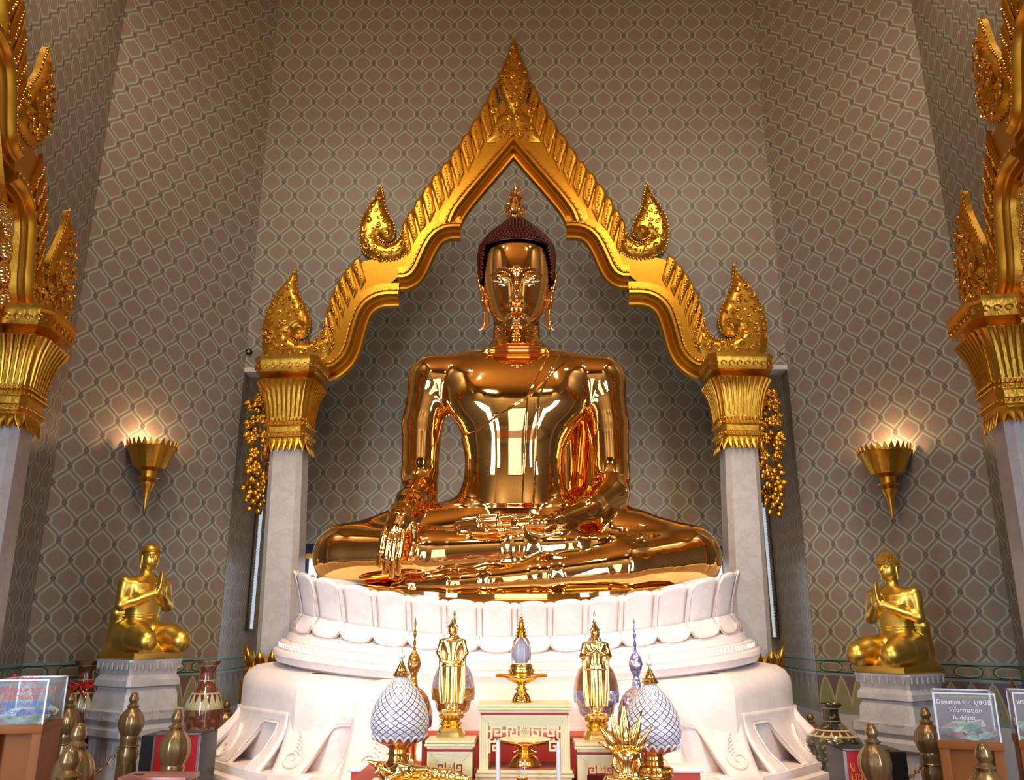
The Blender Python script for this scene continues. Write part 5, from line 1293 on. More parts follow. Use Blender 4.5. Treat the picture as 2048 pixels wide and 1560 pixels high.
def stand_fig(px, pyf, pyh, pyt, Yc, z0, hands, label):
    x = lx(px, 1350, Yc); zf = zat(pyf, Yc); H_ = zat(pyh, Yc)-zf; o = thing('standing_buddha', label, 'statuette', (x, Yc, z0), 0)
    h0 = zf-z0; s_ = H_
    ped = MB(); octo(ped, [(.165*s_, 0), (.165*s_, h0*.06), (.13*s_, h0*.36), (.10*s_, h0*.42), (.125*s_, h0*.5), (.095*s_, h0*.58), (.115*s_, h0*.68), (.09*s_, h0*.76), (.135*s_, h0*.9), (.135*s_, h0*1.0)], .35)
    p_ = ped.build('pedestal', M['gold_bright'], o, angle=25)
    lt = MB()
    for k in range(16): a = 2*PI*k/16; lt.sphere((.125*s_*math.cos(a), .125*s_*math.sin(a), h0*.84), .022*s_, 6, 4, (1, 1, 1.4)); lt.sphere((.115*s_*math.cos(a), .115*s_*math.sin(a), h0*.52), .016*s_, 6, 4)
    lt.build('lotus_beads', M['gold_carved'], p_)
    T = Matrix.Diagonal((s_, s_, s_, 1)); T.translation = Vector((0, 0, h0+.01*s_))
    standing(hands).mesh(g(-.24, .24, .0062), g(-.17, .12, .0062), g(-.04, 1.02, .0068), 'body', M['fig_gold'], o, xf=T, newton=1)
    zt = zat(pyt, Yc)-z0; zk = h0+.96*s_; c_ = MB()
    c_.lathe([(.058*s_, zk), (.062*s_, zk+.012*s_), (.05*s_, zk+.03*s_), (.034*s_, zk+.05*s_), (.028*s_, zk+.075*s_), (.014*s_, zk+.10*s_), (.008*s_, zk+(zt-zk)*.75), (.0004, zt)], 16, mod=lambda a, z: 1+.06*math.cos(a*8))
    c_.build('flame_crown', M['fig_gold'], o); return o
stand_fig(904, 1424, 1249, 1232, 4.24, ZTL+.001, 'low', 'gold standing Buddha with hands joined at the waist on the left low table')
stand_fig(1192, 1430, 1256, 1226, 4.24, ZTR+.001, 'chest', 'gold standing Buddha with hands crossed on the chest on the right low table')
# ---- Buddha sheltered by the naga ----
Yn = 3.94; xn = lx(1252, 1500, Yn); z0 = ZA+.001; s1 = m6(1, 1500, Yn)
ng = thing('naga_buddha', 'gold seated Buddha under a fan of serpent heads at the right front of the altar', 'statuette', (xn, Yn, z0))
zz = lambda py: zat(py, Yn)-z0
b = Body()
b.loft([(zz(1556), 0, 0, 26*s1, .05), (zz(1545), 0, 0, 15*s1, .036), (zz(1530), 0, 0, 14*s1, .034), (zz(1515), 0, 0, 20*s1, .040), (zz(1507), 0, 0, 23*s1, .034), (zz(1500), 0, 0, 9*s1, .02)], 2.4, .008)
b.rc((0, 0, zz(1503)), (0, 0, zz(1492)), 6.5*s1, 6*s1, .008); b.el((0, -.004, zz(1482)), (8.2*s1, 9*s1, 12*s1), .006); face(b, (0, -.004, zz(1482)), 11.5*s1)
for s in (-1, 1):
    b.rc((s*21*s1, 0, zz(1510)), (s*26*s1, -.005, zz(1532)), 6.5*s1, 5.5*s1, .008); b.chain([(s*26*s1, -.005, zz(1532)), (s*16*s1, -.05, zz(1546)), (s*3*s1, -.062, zz(1548))], [5.5*s1, 4.5*s1, 3.5*s1], .006)
    for k in range(4): b.rc((s*5*s1, -.060, zz(1546)+k*.004), (-s*7*s1, -.066, zz(1547)+k*.004), 1.6*s1, 1.3*s1, .002)
    b.chain([(s*10*s1, -.02, zz(1556)), (s*38*s1, -.035, zz(1558)), (s*10*s1, -.07, zz(1560))], [10*s1, 9*s1, 7*s1], .01)
b.mesh(g(-.13, .13, .003), g(-.11, .07, .003), g(zz(1572), zz(1466), .003), 'body', M['fig_gold'], ng, newton=1)
MB().lathe([(8.5*s1, zz(1474)), (9*s1, zz(1471)), (7*s1, zz(1462)), (3.5*s1, zz(1452)), (1*s1, zz(1442)), (.0003, zz(1438))], 16).build('crown', M['fig_gold'], ng)
for k, (px, py) in enumerate(((1198, 1487), (1197, 1447), (1224, 1420), (1251, 1402), (1287, 1424), (1306, 1455), (1303, 1488))):
    tip = Vector(((px-1252)*s1, .02, zz(py))); base = Vector((tip.x*.30, .028, zz(1503)+.0)); ax_ = (tip-base); L = ax_.length; sd = ax_.normalized().cross(Vector((0, 1, 0)))
    wv = [0.10, .16, .15, .13, .085, .045, .0]; vs = []; mb = MB(); n = len(wv)
    for i, w_ in enumerate(wv):
        c0 = base+ax_*(i/(n-1)); w2 = max(w_*L*.85, .0006)
        for t_ in range(8): a = 2*PI*t_/8; vs.append(c0+sd*math.cos(a)*w2*(1 if k != 3 else 1.1)+Vector((0, math.sin(a)*w2*.35-.01*math.sin(i/(n-1)*PI), 0)))
    mb._add(vs, [(i*8+t_, i*8+(t_+1) % 8, (i+1)*8+(t_+1) % 8, (i+1)*8+t_) for i in range(n-1) for t_ in range(8)])
    mb.tube([tip-ax_*.12, tip+Vector((0, -.012, .004)), tip+ax_*.05+Vector((0, -.010, 0))], [.004, .004, .001], 6)
    mb.build('serpent_head', M['gold_bright'], ng)
MB().lathe([(.10, -.0), (.11, .008), (.09, max(.02, zz(1566)))], 30, sy=.8).build('coil_base', M['gold_bright'], ng)
# ---- reclining Buddha ----
Yr = 3.98; rc_ = thing('reclining_buddha', 'gold reclining Buddha with head propped on one arm at the left front of the altar', 'statuette', (lx(830, 1550, Yr), Yr, ZA+.001))
ox, oz = rc_.location.x, rc_.location.z
P_ = lambda px, py, dy=0: (lx(px, py, Yr)-ox, dy, zat(py, Yr)-oz)
u1 = m6(1, 1540, Yr); b = Body()
hc_ = P_(762, 1536, 0)
b.el(hc_, (13*u1, 11*u1, 10*u1), .01, rot=Matrix.Rotation(.3, 3, 'Y')); b.rc(P_(756, 1541, -.02), P_(752, 1545, -.025), 3*u1, 2*u1, .01)
b.chain([P_(772, 1542), P_(786, 1545)], [7*u1, 7*u1], .01)
b.chain([P_(800, 1542), P_(825, 1546), P_(860, 1549), P_(895, 1551), P_(925, 1556)], [16*u1, 14*u1, 14*u1, 11*u1, 8*u1], .02)
b.chain([P_(925, 1556), P_(938, 1557)], [7*u1, 5*u1], .01)
b.chain([P_(800, 1534, -.01), P_(826, 1538, -.03), P_(856, 1537, -.03), P_(864, 1541, -.032)], [7*u1, 6*u1, 4.5*u1, 3.5*u1], .012)
for k in range(4): b.rc(P_(862, 1538+k*1.5, -.036), P_(876, 1540+k*1.6, -.034), 1.6*u1, 1.3*u1, .003)
b.chain([P_(796, 1548, -.02), P_(775, 1558, -.04), P_(764, 1548, -.02)], [6*u1, 5*u1, 4*u1], .01)
b.mesh(g(P_(742, 1540)[0], P_(950, 1540)[0], .0042), g(-.09, .07, .0042), g(-.03, P_(0, 1512)[2], .0042), 'body', M['fig_gold'], rc_, newton=1)
MB().tube([P_(753, 1530), P_(744, 1526), P_(728, 1520)], [6*u1, 4*u1, .4*u1], 10).build('flame_finial', M['fig_gold'], rc_)
hb_ = MB(); rr = random.Random(2)
for k in range(70):
    a, c2 = rr.uniform(0, 2*PI), rr.uniform(-.2, 1); s2 = math.sqrt(1-c2*c2) if abs(c2) < 1 else 0
    hb_.sphere((hc_[0]-c2*13*u1, hc_[1]+s2*math.cos(a)*11*u1, hc_[2]+s2*math.sin(a)*10.5*u1+c2*4*u1), .0042, 5, 4)
hb_.build('hair_curls', M['gold_bright'], rc_)
MB().box(P_(742, 1550)[0], P_(955, 1550)[0], -.08, .08, 0, max(.012, P_(0, 1562)[2]), .003).build('couch', M['gold_bright'], rc_)
# ================= SIDE ARCHES, LAMPS, VASES, BOLLARDS, BOXES =================
def side_arch(px, sl_, mx_sides, Y, s, lab, clab):
    d = Vector((sl_[0], sl_[1], 0)).normalized(); ang = math.atan2(d.y, d.x)
    if mx_sides == (1,): ang += PI
    nin = Vector((-math.sin(ang), math.cos(ang), 0)); p = at(px, 780, Y); p.z = 0
    org = p-d*(XC*s-(.34 if px < 1000 else .22))+nin*.08*s
    make_arch(org, ang, lab, None, s, mx_sides, True)
    make_column(p, ang, clab, None, s)
side_arch(22, (sl.x, sl.y), (-1,), 5.0, .875, 'gilded arch at the left edge with mirrored rosettes, leading to the side door', 'grey marble column with gold capital at the far left edge')
side_arch(2030, (-sr_.x, -sr_.y), (1,), 4.95, .875, 'gilded arch at the right edge, leading to the side door', 'grey marble column with gold capital at the far right edge')
# ---- wall sconces ----
def sconce(px, pyt, pyb, hw_px, plane_p, n, label):
    p = atpl(px, (pyt+pyb)/2, Vector(plane_p)+n*.17, n); Y = p.y; zt, zb = zat(pyt, Y), zat(pyb, Y); o = thing('wall_sconce', label, 'lamp', (p.x, p.y, zb))
    R_ = m6(hw_px, pyt, Y); h = zt-zb
    MB().lathe([(.001, 0), (.012, h*.05), (.02, h*.15), (.035, h*.30), (.05, h*.36), (.06, h*.40), (.062, h*.415), (.045, h*.43), (.06, h*.455), (.085, h*.47), (.09, h*.485), (.06, h*.50), (.065, h*.55), (.07, h*.58), (R_*.62, h*.62), (R_*.80, h*.78), (R_*.95, h*.90), (R_*.98, h*.92), (R_*.94, h*.94), (R_*.90, h*.94), (R_*.6, h*.64), (0, h*.62)], 40, mod=lambda a, z: 1+(.03*math.cos(a*14) if .55*h < z < .9*h else 0)).build('shade', M['gold_carved'], o)
    cr_ = MB()
    for k in range(26):
        a = 2*PI*k/26; x, y = R_*.96*math.cos(a), R_*.96*math.sin(a); w = R_*.11; tx, ty = -math.sin(a)*w, math.cos(a)*w
        cr_._add([(x-tx, y-ty, h*.93), (x+tx, y+ty, h*.93), (x*1.04+tx*.6, y*1.04+ty*.6, h*.98), (x*1.08, y*1.08, h*1.03), (x*1.04-tx*.6, y*1.04-ty*.6, h*.98), (x*.93, y*.93, h*.96)], [(0, 1, 5), (1, 2, 5), (2, 3, 5), (3, 4, 5), (4, 0, 5), (0, 4, 3), (0, 3, 2), (0, 2, 1)])
        cr_.sphere((R_*1.0*math.cos(a), R_*1.0*math.sin(a), h*.925), .008, 6, 4)
    cr_.build('crown_rim', M['gold_carved'], o)
    MB().tube([(0, 0, h*.7), (-n.x*.17, -n.y*.17, h*.7)], .02, 8).build('wall_arm', M['gold_dark'], o)
    bl = MB().sphere((0, 0, h*.86), .03, 12, 8); bl.build('bulb', M['bulb'], o)
    l = bpy.data.lights.new('sconce_lamp', 'POINT'); l.energy = 9; l.color = (1.0, .62, .33); l.shadow_soft_size = .03
    lo = bpy.data.objects.new('sconce_lamp', l); link(lo); lo.location = (p.x, p.y, zb+h*1.04)
t = NT('lamp_bulb'); t.set((1, .8, .5), .4); t.b.inputs['Emission Color'].default_value = (1, .7, .4, 1); t.b.inputs['Emission Strength'].default_value = 6; M['bulb'] = t.m
sconce(297, 884, 1022, 48, CL, nl, 'gold cone sconce with a leaf crown on the wall above the left disciple')
sconce(1777, 898, 1041, 50, CRr, nr, 'gold cone sconce with a leaf crown on the wall above the right disciple')
# ---- gilt leaf garlands, glowing slits, small round cameras ----
def leaf(mb, p, d, L, w, up):
    d = Vector(d).normalized(); s_ = d.cross(Vector(up)).normalized(); n = s_.cross(d); P = Vector(p)
    vs = [P, P+d*L*.35+s_*w+n*.010, P+d*L*.7+s_*w*.7+n*.018, P+d*L+n*.01, P+d*L*.7-s_*w*.7+n*.018, P+d*L*.35-s_*w+n*.010, P+d*L*.5+n*.034]
    mb._add(vs, [(0, 1, 6), (1, 2, 6), (2, 3, 6), (3, 4, 6), (4, 5, 6), (5, 0, 6)]+[(0, 6, 1)][:0])
def garland(pts_px, Y, label, sg):
    P = [at(px, py, Y) for px, py in pts_px]; o = thing('leaf_garland', label, 'garland', tuple(P[0])); O_ = P[0]
    pp = [Vector(q_)-O_ for q_ in cr([tuple(p) for p in P], 6)]
    MB().tube(pp, .013, 8).build('stem', M['gold_carved'], o)
    cx_, cy_ = pp[8].x, 0; c2 = MB(); c2.tube([pp[6]+Vector((sg*(-.06-.03*math.cos(a)), 0, .02+.03*math.sin(a))) for a in [k*.5 for k in range(11)]], lambda t: .012-.006*t, 6); c2.build('tendril', M['gold_carved'], o)
    lv = MB(); r = random.Random(9)
    for i in range(7, len(pp)):
        for k in range(5):
            a = r.uniform(-PI, PI); dx = math.cos(a); sp = r.uniform(.3, 1)*(.05 if i > len(pp)-5 else .085)
            leaf(lv, pp[i]+Vector((dx*sp, -.015-r.uniform(0, .05), r.uniform(-.05, .05))), (dx*.8, -.2, -.75+r.uniform(-.3, .5)), r.uniform(.08, .125), .034, (0, -1, 0.1))
    l_ = lv.build('leaves', M['gold_carved'], o, angle=60); md = l_.modifiers.new('s', 'SOLIDIFY'); md.thickness = .008
    for i in range(9, len(pp)-3, 4):
        f_ = MB(); c = pp[i]+Vector((r.uniform(-.05, .05), -.075, 0)); f_.sphere(c, .018, 8, 5)
        for k in range(5): a = k*2*PI/5; f_.sphere(c+Vector((math.cos(a)*.032, -.002, math.sin(a)*.032)), .021, 7, 5, (1, .5, 1))
        f_.build('flower', M['gold_carved'], o)
    return o
garland([(530, 757), (540, 778), (533, 800), (520, 850), (524, 900), (519, 950), (514, 1006)], 7.70, 'gilt leaf and flower garland hanging by the left column capital', 1)
garland([(1527, 760), (1518, 782), (1526, 805), (1538, 855), (1534, 905), (1540, 960), (1543, 1012)], 7.70, 'gilt leaf and flower garland hanging by the right column capital', -1)
t = NT('frosted_glow'); t.set((.7, .8, .9), .4); t.b.inputs['Emission Color'].default_value = (.62, .78, .95, 1); t.b.inputs['Emission Strength'].default_value = .55; M['glow'] = t.m
M['dark_wood'] = simple('dark_bead_wood', (.06, .03, .025), .35)
for xw, a_, b_, lab, sg in ((XL+.003, (518, 985), (497, 1262), 'narrow glowing glass strip in a dark beaded frame left of the left column', 1), (XR-.003, (1535, 1000), (1553, 1278), 'narrow glowing glass strip in a dark beaded frame right of the right column', -1)):
    p1 = atpl(a_[0], a_[1], (xw, 0, 0), Vector((1, 0, 0))); p2 = atpl(b_[0], b_[1], (xw, 0, 0), Vector((1, 0, 0))); y0 = (p1.y+p2.y)/2
    o = thing('light_strip', lab, 'lamp', (xw, y0, p2.z)); hz = p1.z-p2.z; w = .085
    MB().box(*sorted((sg*.004, sg*.03)), -w, w, 0, hz, .004).build('frame', M['dark_wood'], o)
    MB().box(*sorted((sg*.02, sg*.036)), -w*.55, w*.55, .02, hz-.02).build('glass_tube', M['glow'], o)
    bb = MB()
    for k in range(int(hz/.03)):
        for q_ in (-1, 1): bb.sphere((sg*.034, q_*w*.8, .02+k*.03), .009, 6, 4)
    bb.build('beading', M['gold_dark'], o)
M['black'] = simple('black_plastic', (.012, .012, .014), .35); M['lens'] = simple('grey_lens', (.35, .37, .42), .15)
for px, py, pl_p, n_, lab, mt in ((498, 704, (0, YW, 0), Vector((0, -1, 0)), 'tiny round camera on the wall beside the left capital', 'lens'), (1562, 710, CRr, nr, 'tiny round camera on the wall beside the right capital', 'black')):
    p = atpl(px, py, Vector(pl_p)+n_*.012, n_); o = thing('dome_camera', lab, 'camera', tuple(p)); a = math.atan2(n_.y, n_.x)+PI/2; o.rotation_euler = (0, 0, a)
    rg = MB(); rg.T = Matrix.Rotation(PI/2, 4, 'X'); rg.lathe([(.034, -.01), (.034, .012), (.028, .02), (.024, .014), (0, .014)], 24); rg.T = Matrix.Identity(4); rg.build('housing', M['black'], o)
    MB().sphere((0, -.014, 0), .016, 12, 8, (1, .6, 1)).build('glass_eye', M[mt], o)
# ---- low windows in the alcove ----
t = NT('daylight_pane'); t.set((.8, .85, .9), .3); t.b.inputs['Emission Color'].default_value = (.86, .93, 1, 1); t.b.inputs['Emission Strength'].default_value = 2.2; M['pane'] = t.m
M['navy'] = simple('navy_lacquer', (.02, .018, .07), .3)
for i, (xa, xb, yt) in enumerate(((613, 880, 1088), (1180, 1449, 1094))):
    x0, x1 = lx(xa, 1140, YA), lx(xb, 1140, YA); zt = zat(yt, YA); z0 = .9; o = bpy.data.objects.new('window_%d' % (i+1), None); link(o); o['kind'] = 'structure'; o.location = ((x0+x1)/2, YA-.03, z0); w = (x1-x0)/2; h = zt-z0
    MB().box(-w, w, .0, .02, 0, h-.10).build('pane', M['pane'], o)
    fr = MB(); fr.box(-w-.02, w+.02, -.03, .02, h-.12, h, .004)
    fr.build('window_frame', M['navy'], o)
    bars = MB(); n = 9
    for k in range(n+1): x = -w+2*w*k/n; bars.box(x-.035, x+.035, -.028, .0, 0, h-.10)
    bars.build('glazing_bars', M['navy'], o)
    gp = MB(); gp.box(-w, w, -.034, -.028, h-.16, h-.11); gp.build('gilt_panel', M['gold_dark'], o)
# ---- vases ----
def vase_mat(name, a, b, c, lo_=1.02, hi_=1.11):
    t = NT(name); co = t.coord(); s3 = t.node('ShaderNodeSeparateXYZ'); t.l.new(co, s3.inputs[0]); z = s3.outputs[2]
    an = t.m_('ARCTAN2', s3.outputs[1], s3.outputs[0]); n = t.noise(9, 5); n2 = t.noise(22, 4)
    col = t.mix(t.m_('GREATER_THAN', n, .52), a, b); col = t.mix(t.m_('GREATER_THAN', n2, .60), col, c)
    lap = t.m_('SUBTRACT', t.m_('ABSOLUTE', t.m_('SUBTRACT', t.m_('FRACT', t.m_('MULTIPLY', an, 16/(2*PI))), .5)), t.m_('MULTIPLY', t.m_('SUBTRACT', z, 1.045), 5.5))
    bandm = t.m_('MULTIPLY', t.m_('GREATER_THAN', z, lo_), t.m_('LESS_THAN', z, hi_)); col = t.mix(bandm, col, t.mix(t.m_('GREATER_THAN', lap, 0), (.10, .03, .015), (.45, .40, .24)))
    for lo, hi in ((lo_-.012, lo_), (hi_, hi_+.01), (1.20, 1.205), (1.30, 1.305), (.42, .47)): col = t.mix(t.m_('MULTIPLY', t.m_('GREATER_THAN', z, lo), t.m_('LESS_THAN', z, hi)), col, (.42, .35, .18))
    t.set(col, .12, 0, Coat_Weight=.6); t.bump(n2, .1, .003); return t.m
M['vase_red'] = vase_mat('vase_painted_russet', (.11, .032, .018), (.19, .13, .07), (.26, .075, .03)); M['vase_green'] = vase_mat('vase_painted_dark_green', (.018, .022, .014), (.03, .035, .02), (.20, .12, .04), 1.10, 1.13)
VP = [(.075, 0), (.095, .015), (.095, .06), (.080, .10), (.084, .25), (.108, .55), (.124, .85), (.128, .97), (.124, 1.04), (.104, 1.10), (.074, 1.15), (.057, 1.19), (.053, 1.26), (.058, 1.295), (.082, 1.325), (.086, 1.335), (.078, 1.335), (.05, 1.28), (.05, 1.1), (0, 1.1)]
def vase(px, pyt, Y, label, mat, bow=False, k=1.0, rr_=1.0):
    x = lx(px, 1450, Y); H_ = zat(pyt, Y); o = thing('floor_vase', label, 'vase', (x, Y, .0), 0)
    b_ = MB().lathe([(r*(rr_ if z < 1.12 or rr_ < 1.2 else 1.0+(rr_-1)*max(0, (1.19-z)/.07)), z) for r, z in VP], 40, mod=lambda a, z: 1+(.05*math.cos(a*8) if z > 1.31 else 0)).build('vase_body', mat, o); b_.scale = (1, 1, H_/1.335)
    MB().lathe([(.12*rr_, 0), (.13*rr_, .01), (.10*rr_, .05), (.09*rr_, .06)], 24).build('wooden_stand', M['dark_wood'], o)
    if bow:
        w = MB()
        for s in (-1, 1):
            w.tube([(0, -.075, 1.19), (s*.05, -.09, 1.21), (s*.10, -.07, 1.22), (s*.115, -.06, 1.19), (s*.06, -.09, 1.175), (0, -.075, 1.19)], .012, 6, flat=.5); w.tube([(0, -.075, 1.19), (s*.05, -.11, 1.14), (s*.08, -.12, 1.10)], .012, 6, flat=.5)
        w.tube([(.08*math.cos(a), .08*math.sin(a), 1.19) for a in [2*PI*k/20 for k in range(20)]], .010, 6, closed=True); w.build('red_bow', M['bow'], o)
M['bow'] = simple('red_ribbon', (.62, .03, .02), .4)
vase(405, 1322, 6.45, 'tall russet painted floor vase right of the left plinth', M['vase_red'], False, 1, 1.08)
vase(158, 1322, 6.55, 'tall russet painted floor vase with a red bow left of the left plinth', M['vase_red'], True, 1, 1.05)
vase(1664, 1406, 6.10, 'dark green painted floor vase beside the right side of the throne', M['vase_green'], False, 1, 1.5)
# ---- bollards with lotus-bud heads ----
M['bronze'] = gold_mat('bronze_wood', (.20, .115, .045), (.27, .165, .07), .24, .55, .05, 14)
BP = [(.080, 0), (.080, .06), (.066, .08), (.056, .12), (.054, .80), (.060, .83), (.062, .86), (.054, .88), (.052, .93), (.058, .945), (.052, .965)]
HP = [(.050, .96), (.062, .985), (.072, 1.015), (.074, 1.045), (.066, 1.08), (.050, 1.105), (.038, 1.12), (.030, 1.128), (.040, 1.138), (.028, 1.145), (.020, 1.155), (.028, 1.17), (.030, 1.18), (.024, 1.20), (.014, 1.22), (0, 1.222)]
def bollard(px, pyt, Y, label, k=1.0):
    x = lx(px, 1450, Y); zt = zat(pyt, Y); o = thing('bollard', label, 'post', (x, Y, 0), 0, None, 1); s_ = zt/1.222
    p_ = MB().lathe(BP, 40, mod=lambda a, z: 1+(.07*abs(math.cos(a*6))-.035 if .12 < z < .82 else 0)).build('post', M['bronze'], o, angle=60)
    q_ = MB()
    for k_ in range(12): a = 2*PI*k_/12; q_.tube([(.052*math.cos(a), .052*math.sin(a), .14), (.052*math.cos(a), .052*math.sin(a), .80)], .009, 6)
    q_.build('reeding', M['bronze'], p_)
    hd = MB().lathe(HP, 48, mod=lambda a, z: 1+(.10*abs(math.sin(a*5))-.05 if z < 1.10 else 0)).build('lotus_bud_head', M['bronze'], o, angle=60)
    for c in (p_, hd): c.scale = (1, 1, s_)
    MB().tube([(.06*math.cos(a), .06*math.sin(a), .90*s_) for a in [2*PI*j/20 for j in range(20)]], .004, 6, closed=True).build('chain_ring', M['bronze'], o)
    return Vector((x, Y, .90*s_))
bA = bollard(262, 1385, 5.55, 'bronze bollard with lotus-bud head in front of the left plinth')
bB = bollard(354, 1419, 4.40, 'bronze bollard standing before the red board on the left')
bC = bollard(160, 1446, 3.45, 'largest left bollard, cut by the bottom edge beside the wooden donation cabinet')
bD = bollard(134, 1387, 5.75, 'bronze bollard just behind the left clear donation box')
bE = bollard(450, 1402, 7.15, 'small far bollard half hidden by the left flank of the marble throne')
bH = bollard(150, 1493, 2.75, 'nearest left bollard at the bottom edge, in front of the largest one')
bF = bollard(1853, 1413, 5.2, 'bronze bollard in front of the right plinth beside the clear donation box')
bG = bollard(1741, 1446, 4.3, 'bronze bollard standing before the red board on the right')
bI = bollard(1958, 1484, 3.3, 'largest right bollard, cut by the bottom edge before the wooden cabinet')
bJ = bollard(1622, 1425, 7.1, 'small far bollard half hidden by the right flank of the marble throne')
M['brass_chain'] = gold_mat('brass_chain', (.55, .34, .12), (.6, .4, .15), .3, .9, 0)
def chain(a, b, sag, label):
    n = max(12, int((b-a).length/.034)); o = thing('barrier_chain', label, 'chain', tuple(a), 0, None); mb = MB(); L = b-a
    for i in range(n):
        t_ = (i+.5)/n; p = L*t_+Vector((0, 0, -4*sag*t_*(1-t_))); dv = (L+Vector((0, 0, -4*sag*(1-2*t_)))).normalized(); u_ = dv.orthogonal().normalized()
        if i % 2: u_ = dv.cross(u_)
        mb.tube([p+dv*.022*math.cos(q_*PI/4)+u_*.011*math.sin(q_*PI/4) for q_ in range(8)], .0035, 5, closed=True)
    mb.build('links', M['brass_chain'], o); return o
off = lambda a, b: (b-a).normalized()*.072
def ch(a, b, sag, lab): chain(a+off(a, b), b-off(a, b), sag, lab)
ch(bD, bA, .16, 'sagging chain between the bollard behind the clear box and the plinth bollard')
ch(bA, bE, .20, 'sagging chain running from the left plinth bollard toward the throne')
ch(bC, bB, .40, 'sagging chain from the largest left bollard to the one before the red board')
ch(bF, bJ, .22, 'sagging chain from the right plinth bollard toward the throne')
ch(bG, bI, .45, 'sagging chain from the right red-board bollard down to the largest right bollard')
# ---- red boards with gold lettering ----
def text(body, size, mat, loc, rot=(PI/2, 0, 0), align='CENTER', parent=None, name='lettering', ext=.0008):
    c = bpy.data.curves.new(name, 'FONT'); c.body = body; c.size = size; c.align_x = align; c.extrude = ext; c.materials.append(mat)
    o = bpy.data.objects.new(name, c); link(o); dg = bpy.context.evaluated_depsgraph_get(); me = bpy.data.meshes.new_from_object(o.evaluated_get(dg)); bpy.data.objects.remove(o)
    me.name = name
    if not me.materials: me.materials.append(mat)
    o = bpy.data.objects.new(name, me); link(o, parent); o.location = loc; o.rotation_euler = rot; return o
M['sign_red'] = simple('sign_red', (.42, .004, .006), .45); M['gold_paint'] = simple('gold_paint', (.75, .42, .06), .4, .4); M['steel'] = simple('steel_frame', (.35, .34, .36), .3, .8)
def board(px0, px1, pxr0, pxr1, pyt, Y, label, lines):
    x0, x1 = lx(px0, 1500, Y), lx(px1, 1500, Y); zt = zat(pyt, Y); o = thing('offering_board', label, 'sign', ((x0+x1)/2, Y, 0), 0); w = (x1-x0)/2
    MB().box(-w, w, 0, .30, 0, zt-.03, .005).build('black_cabinet', M['black'], o)
    r0, r1 = lx(pxr0, 1500, Y)-o.location.x, lx(pxr1, 1500, Y)-o.location.x
    MB().box(r0, r1, -.012, -.002, .25, zt-.025).build('red_panel', M['sign_red'], o)
    f_ = MB()
    for (a, b, c, d) in ((r0-.012, r0, .25, zt-.02), (r1, r1+.012, .25, zt-.02), (r0-.012, r1+.012, zt-.025, zt-.015)): f_.box(a, b, -.016, 0, c, d)
    f_.build('steel_frame', M['steel'], o)
    for k, (s, sz, dz) in enumerate(lines): text(s, sz, M['gold_paint'], (r0+.012, -.0125, zt-dz), align='LEFT', parent=o)
    return o
board(280, 398, 311, 396, 1462, 5.35, 'red board with gold lettering on a black cabinet beside the left bollards', [('บูชา', .09, .42), ('ดอกไม้ธูปเทียน', .036, .50)])
board(1689, 1812, 1690, 1772, 1490, 5.0, 'red board with gold lettering on a black cabinet beside the right bollards', [('บู', .05, .115), ('บูชา', .06, .175), ('ดอกไม้ธูปเทียน', .036, .215)])
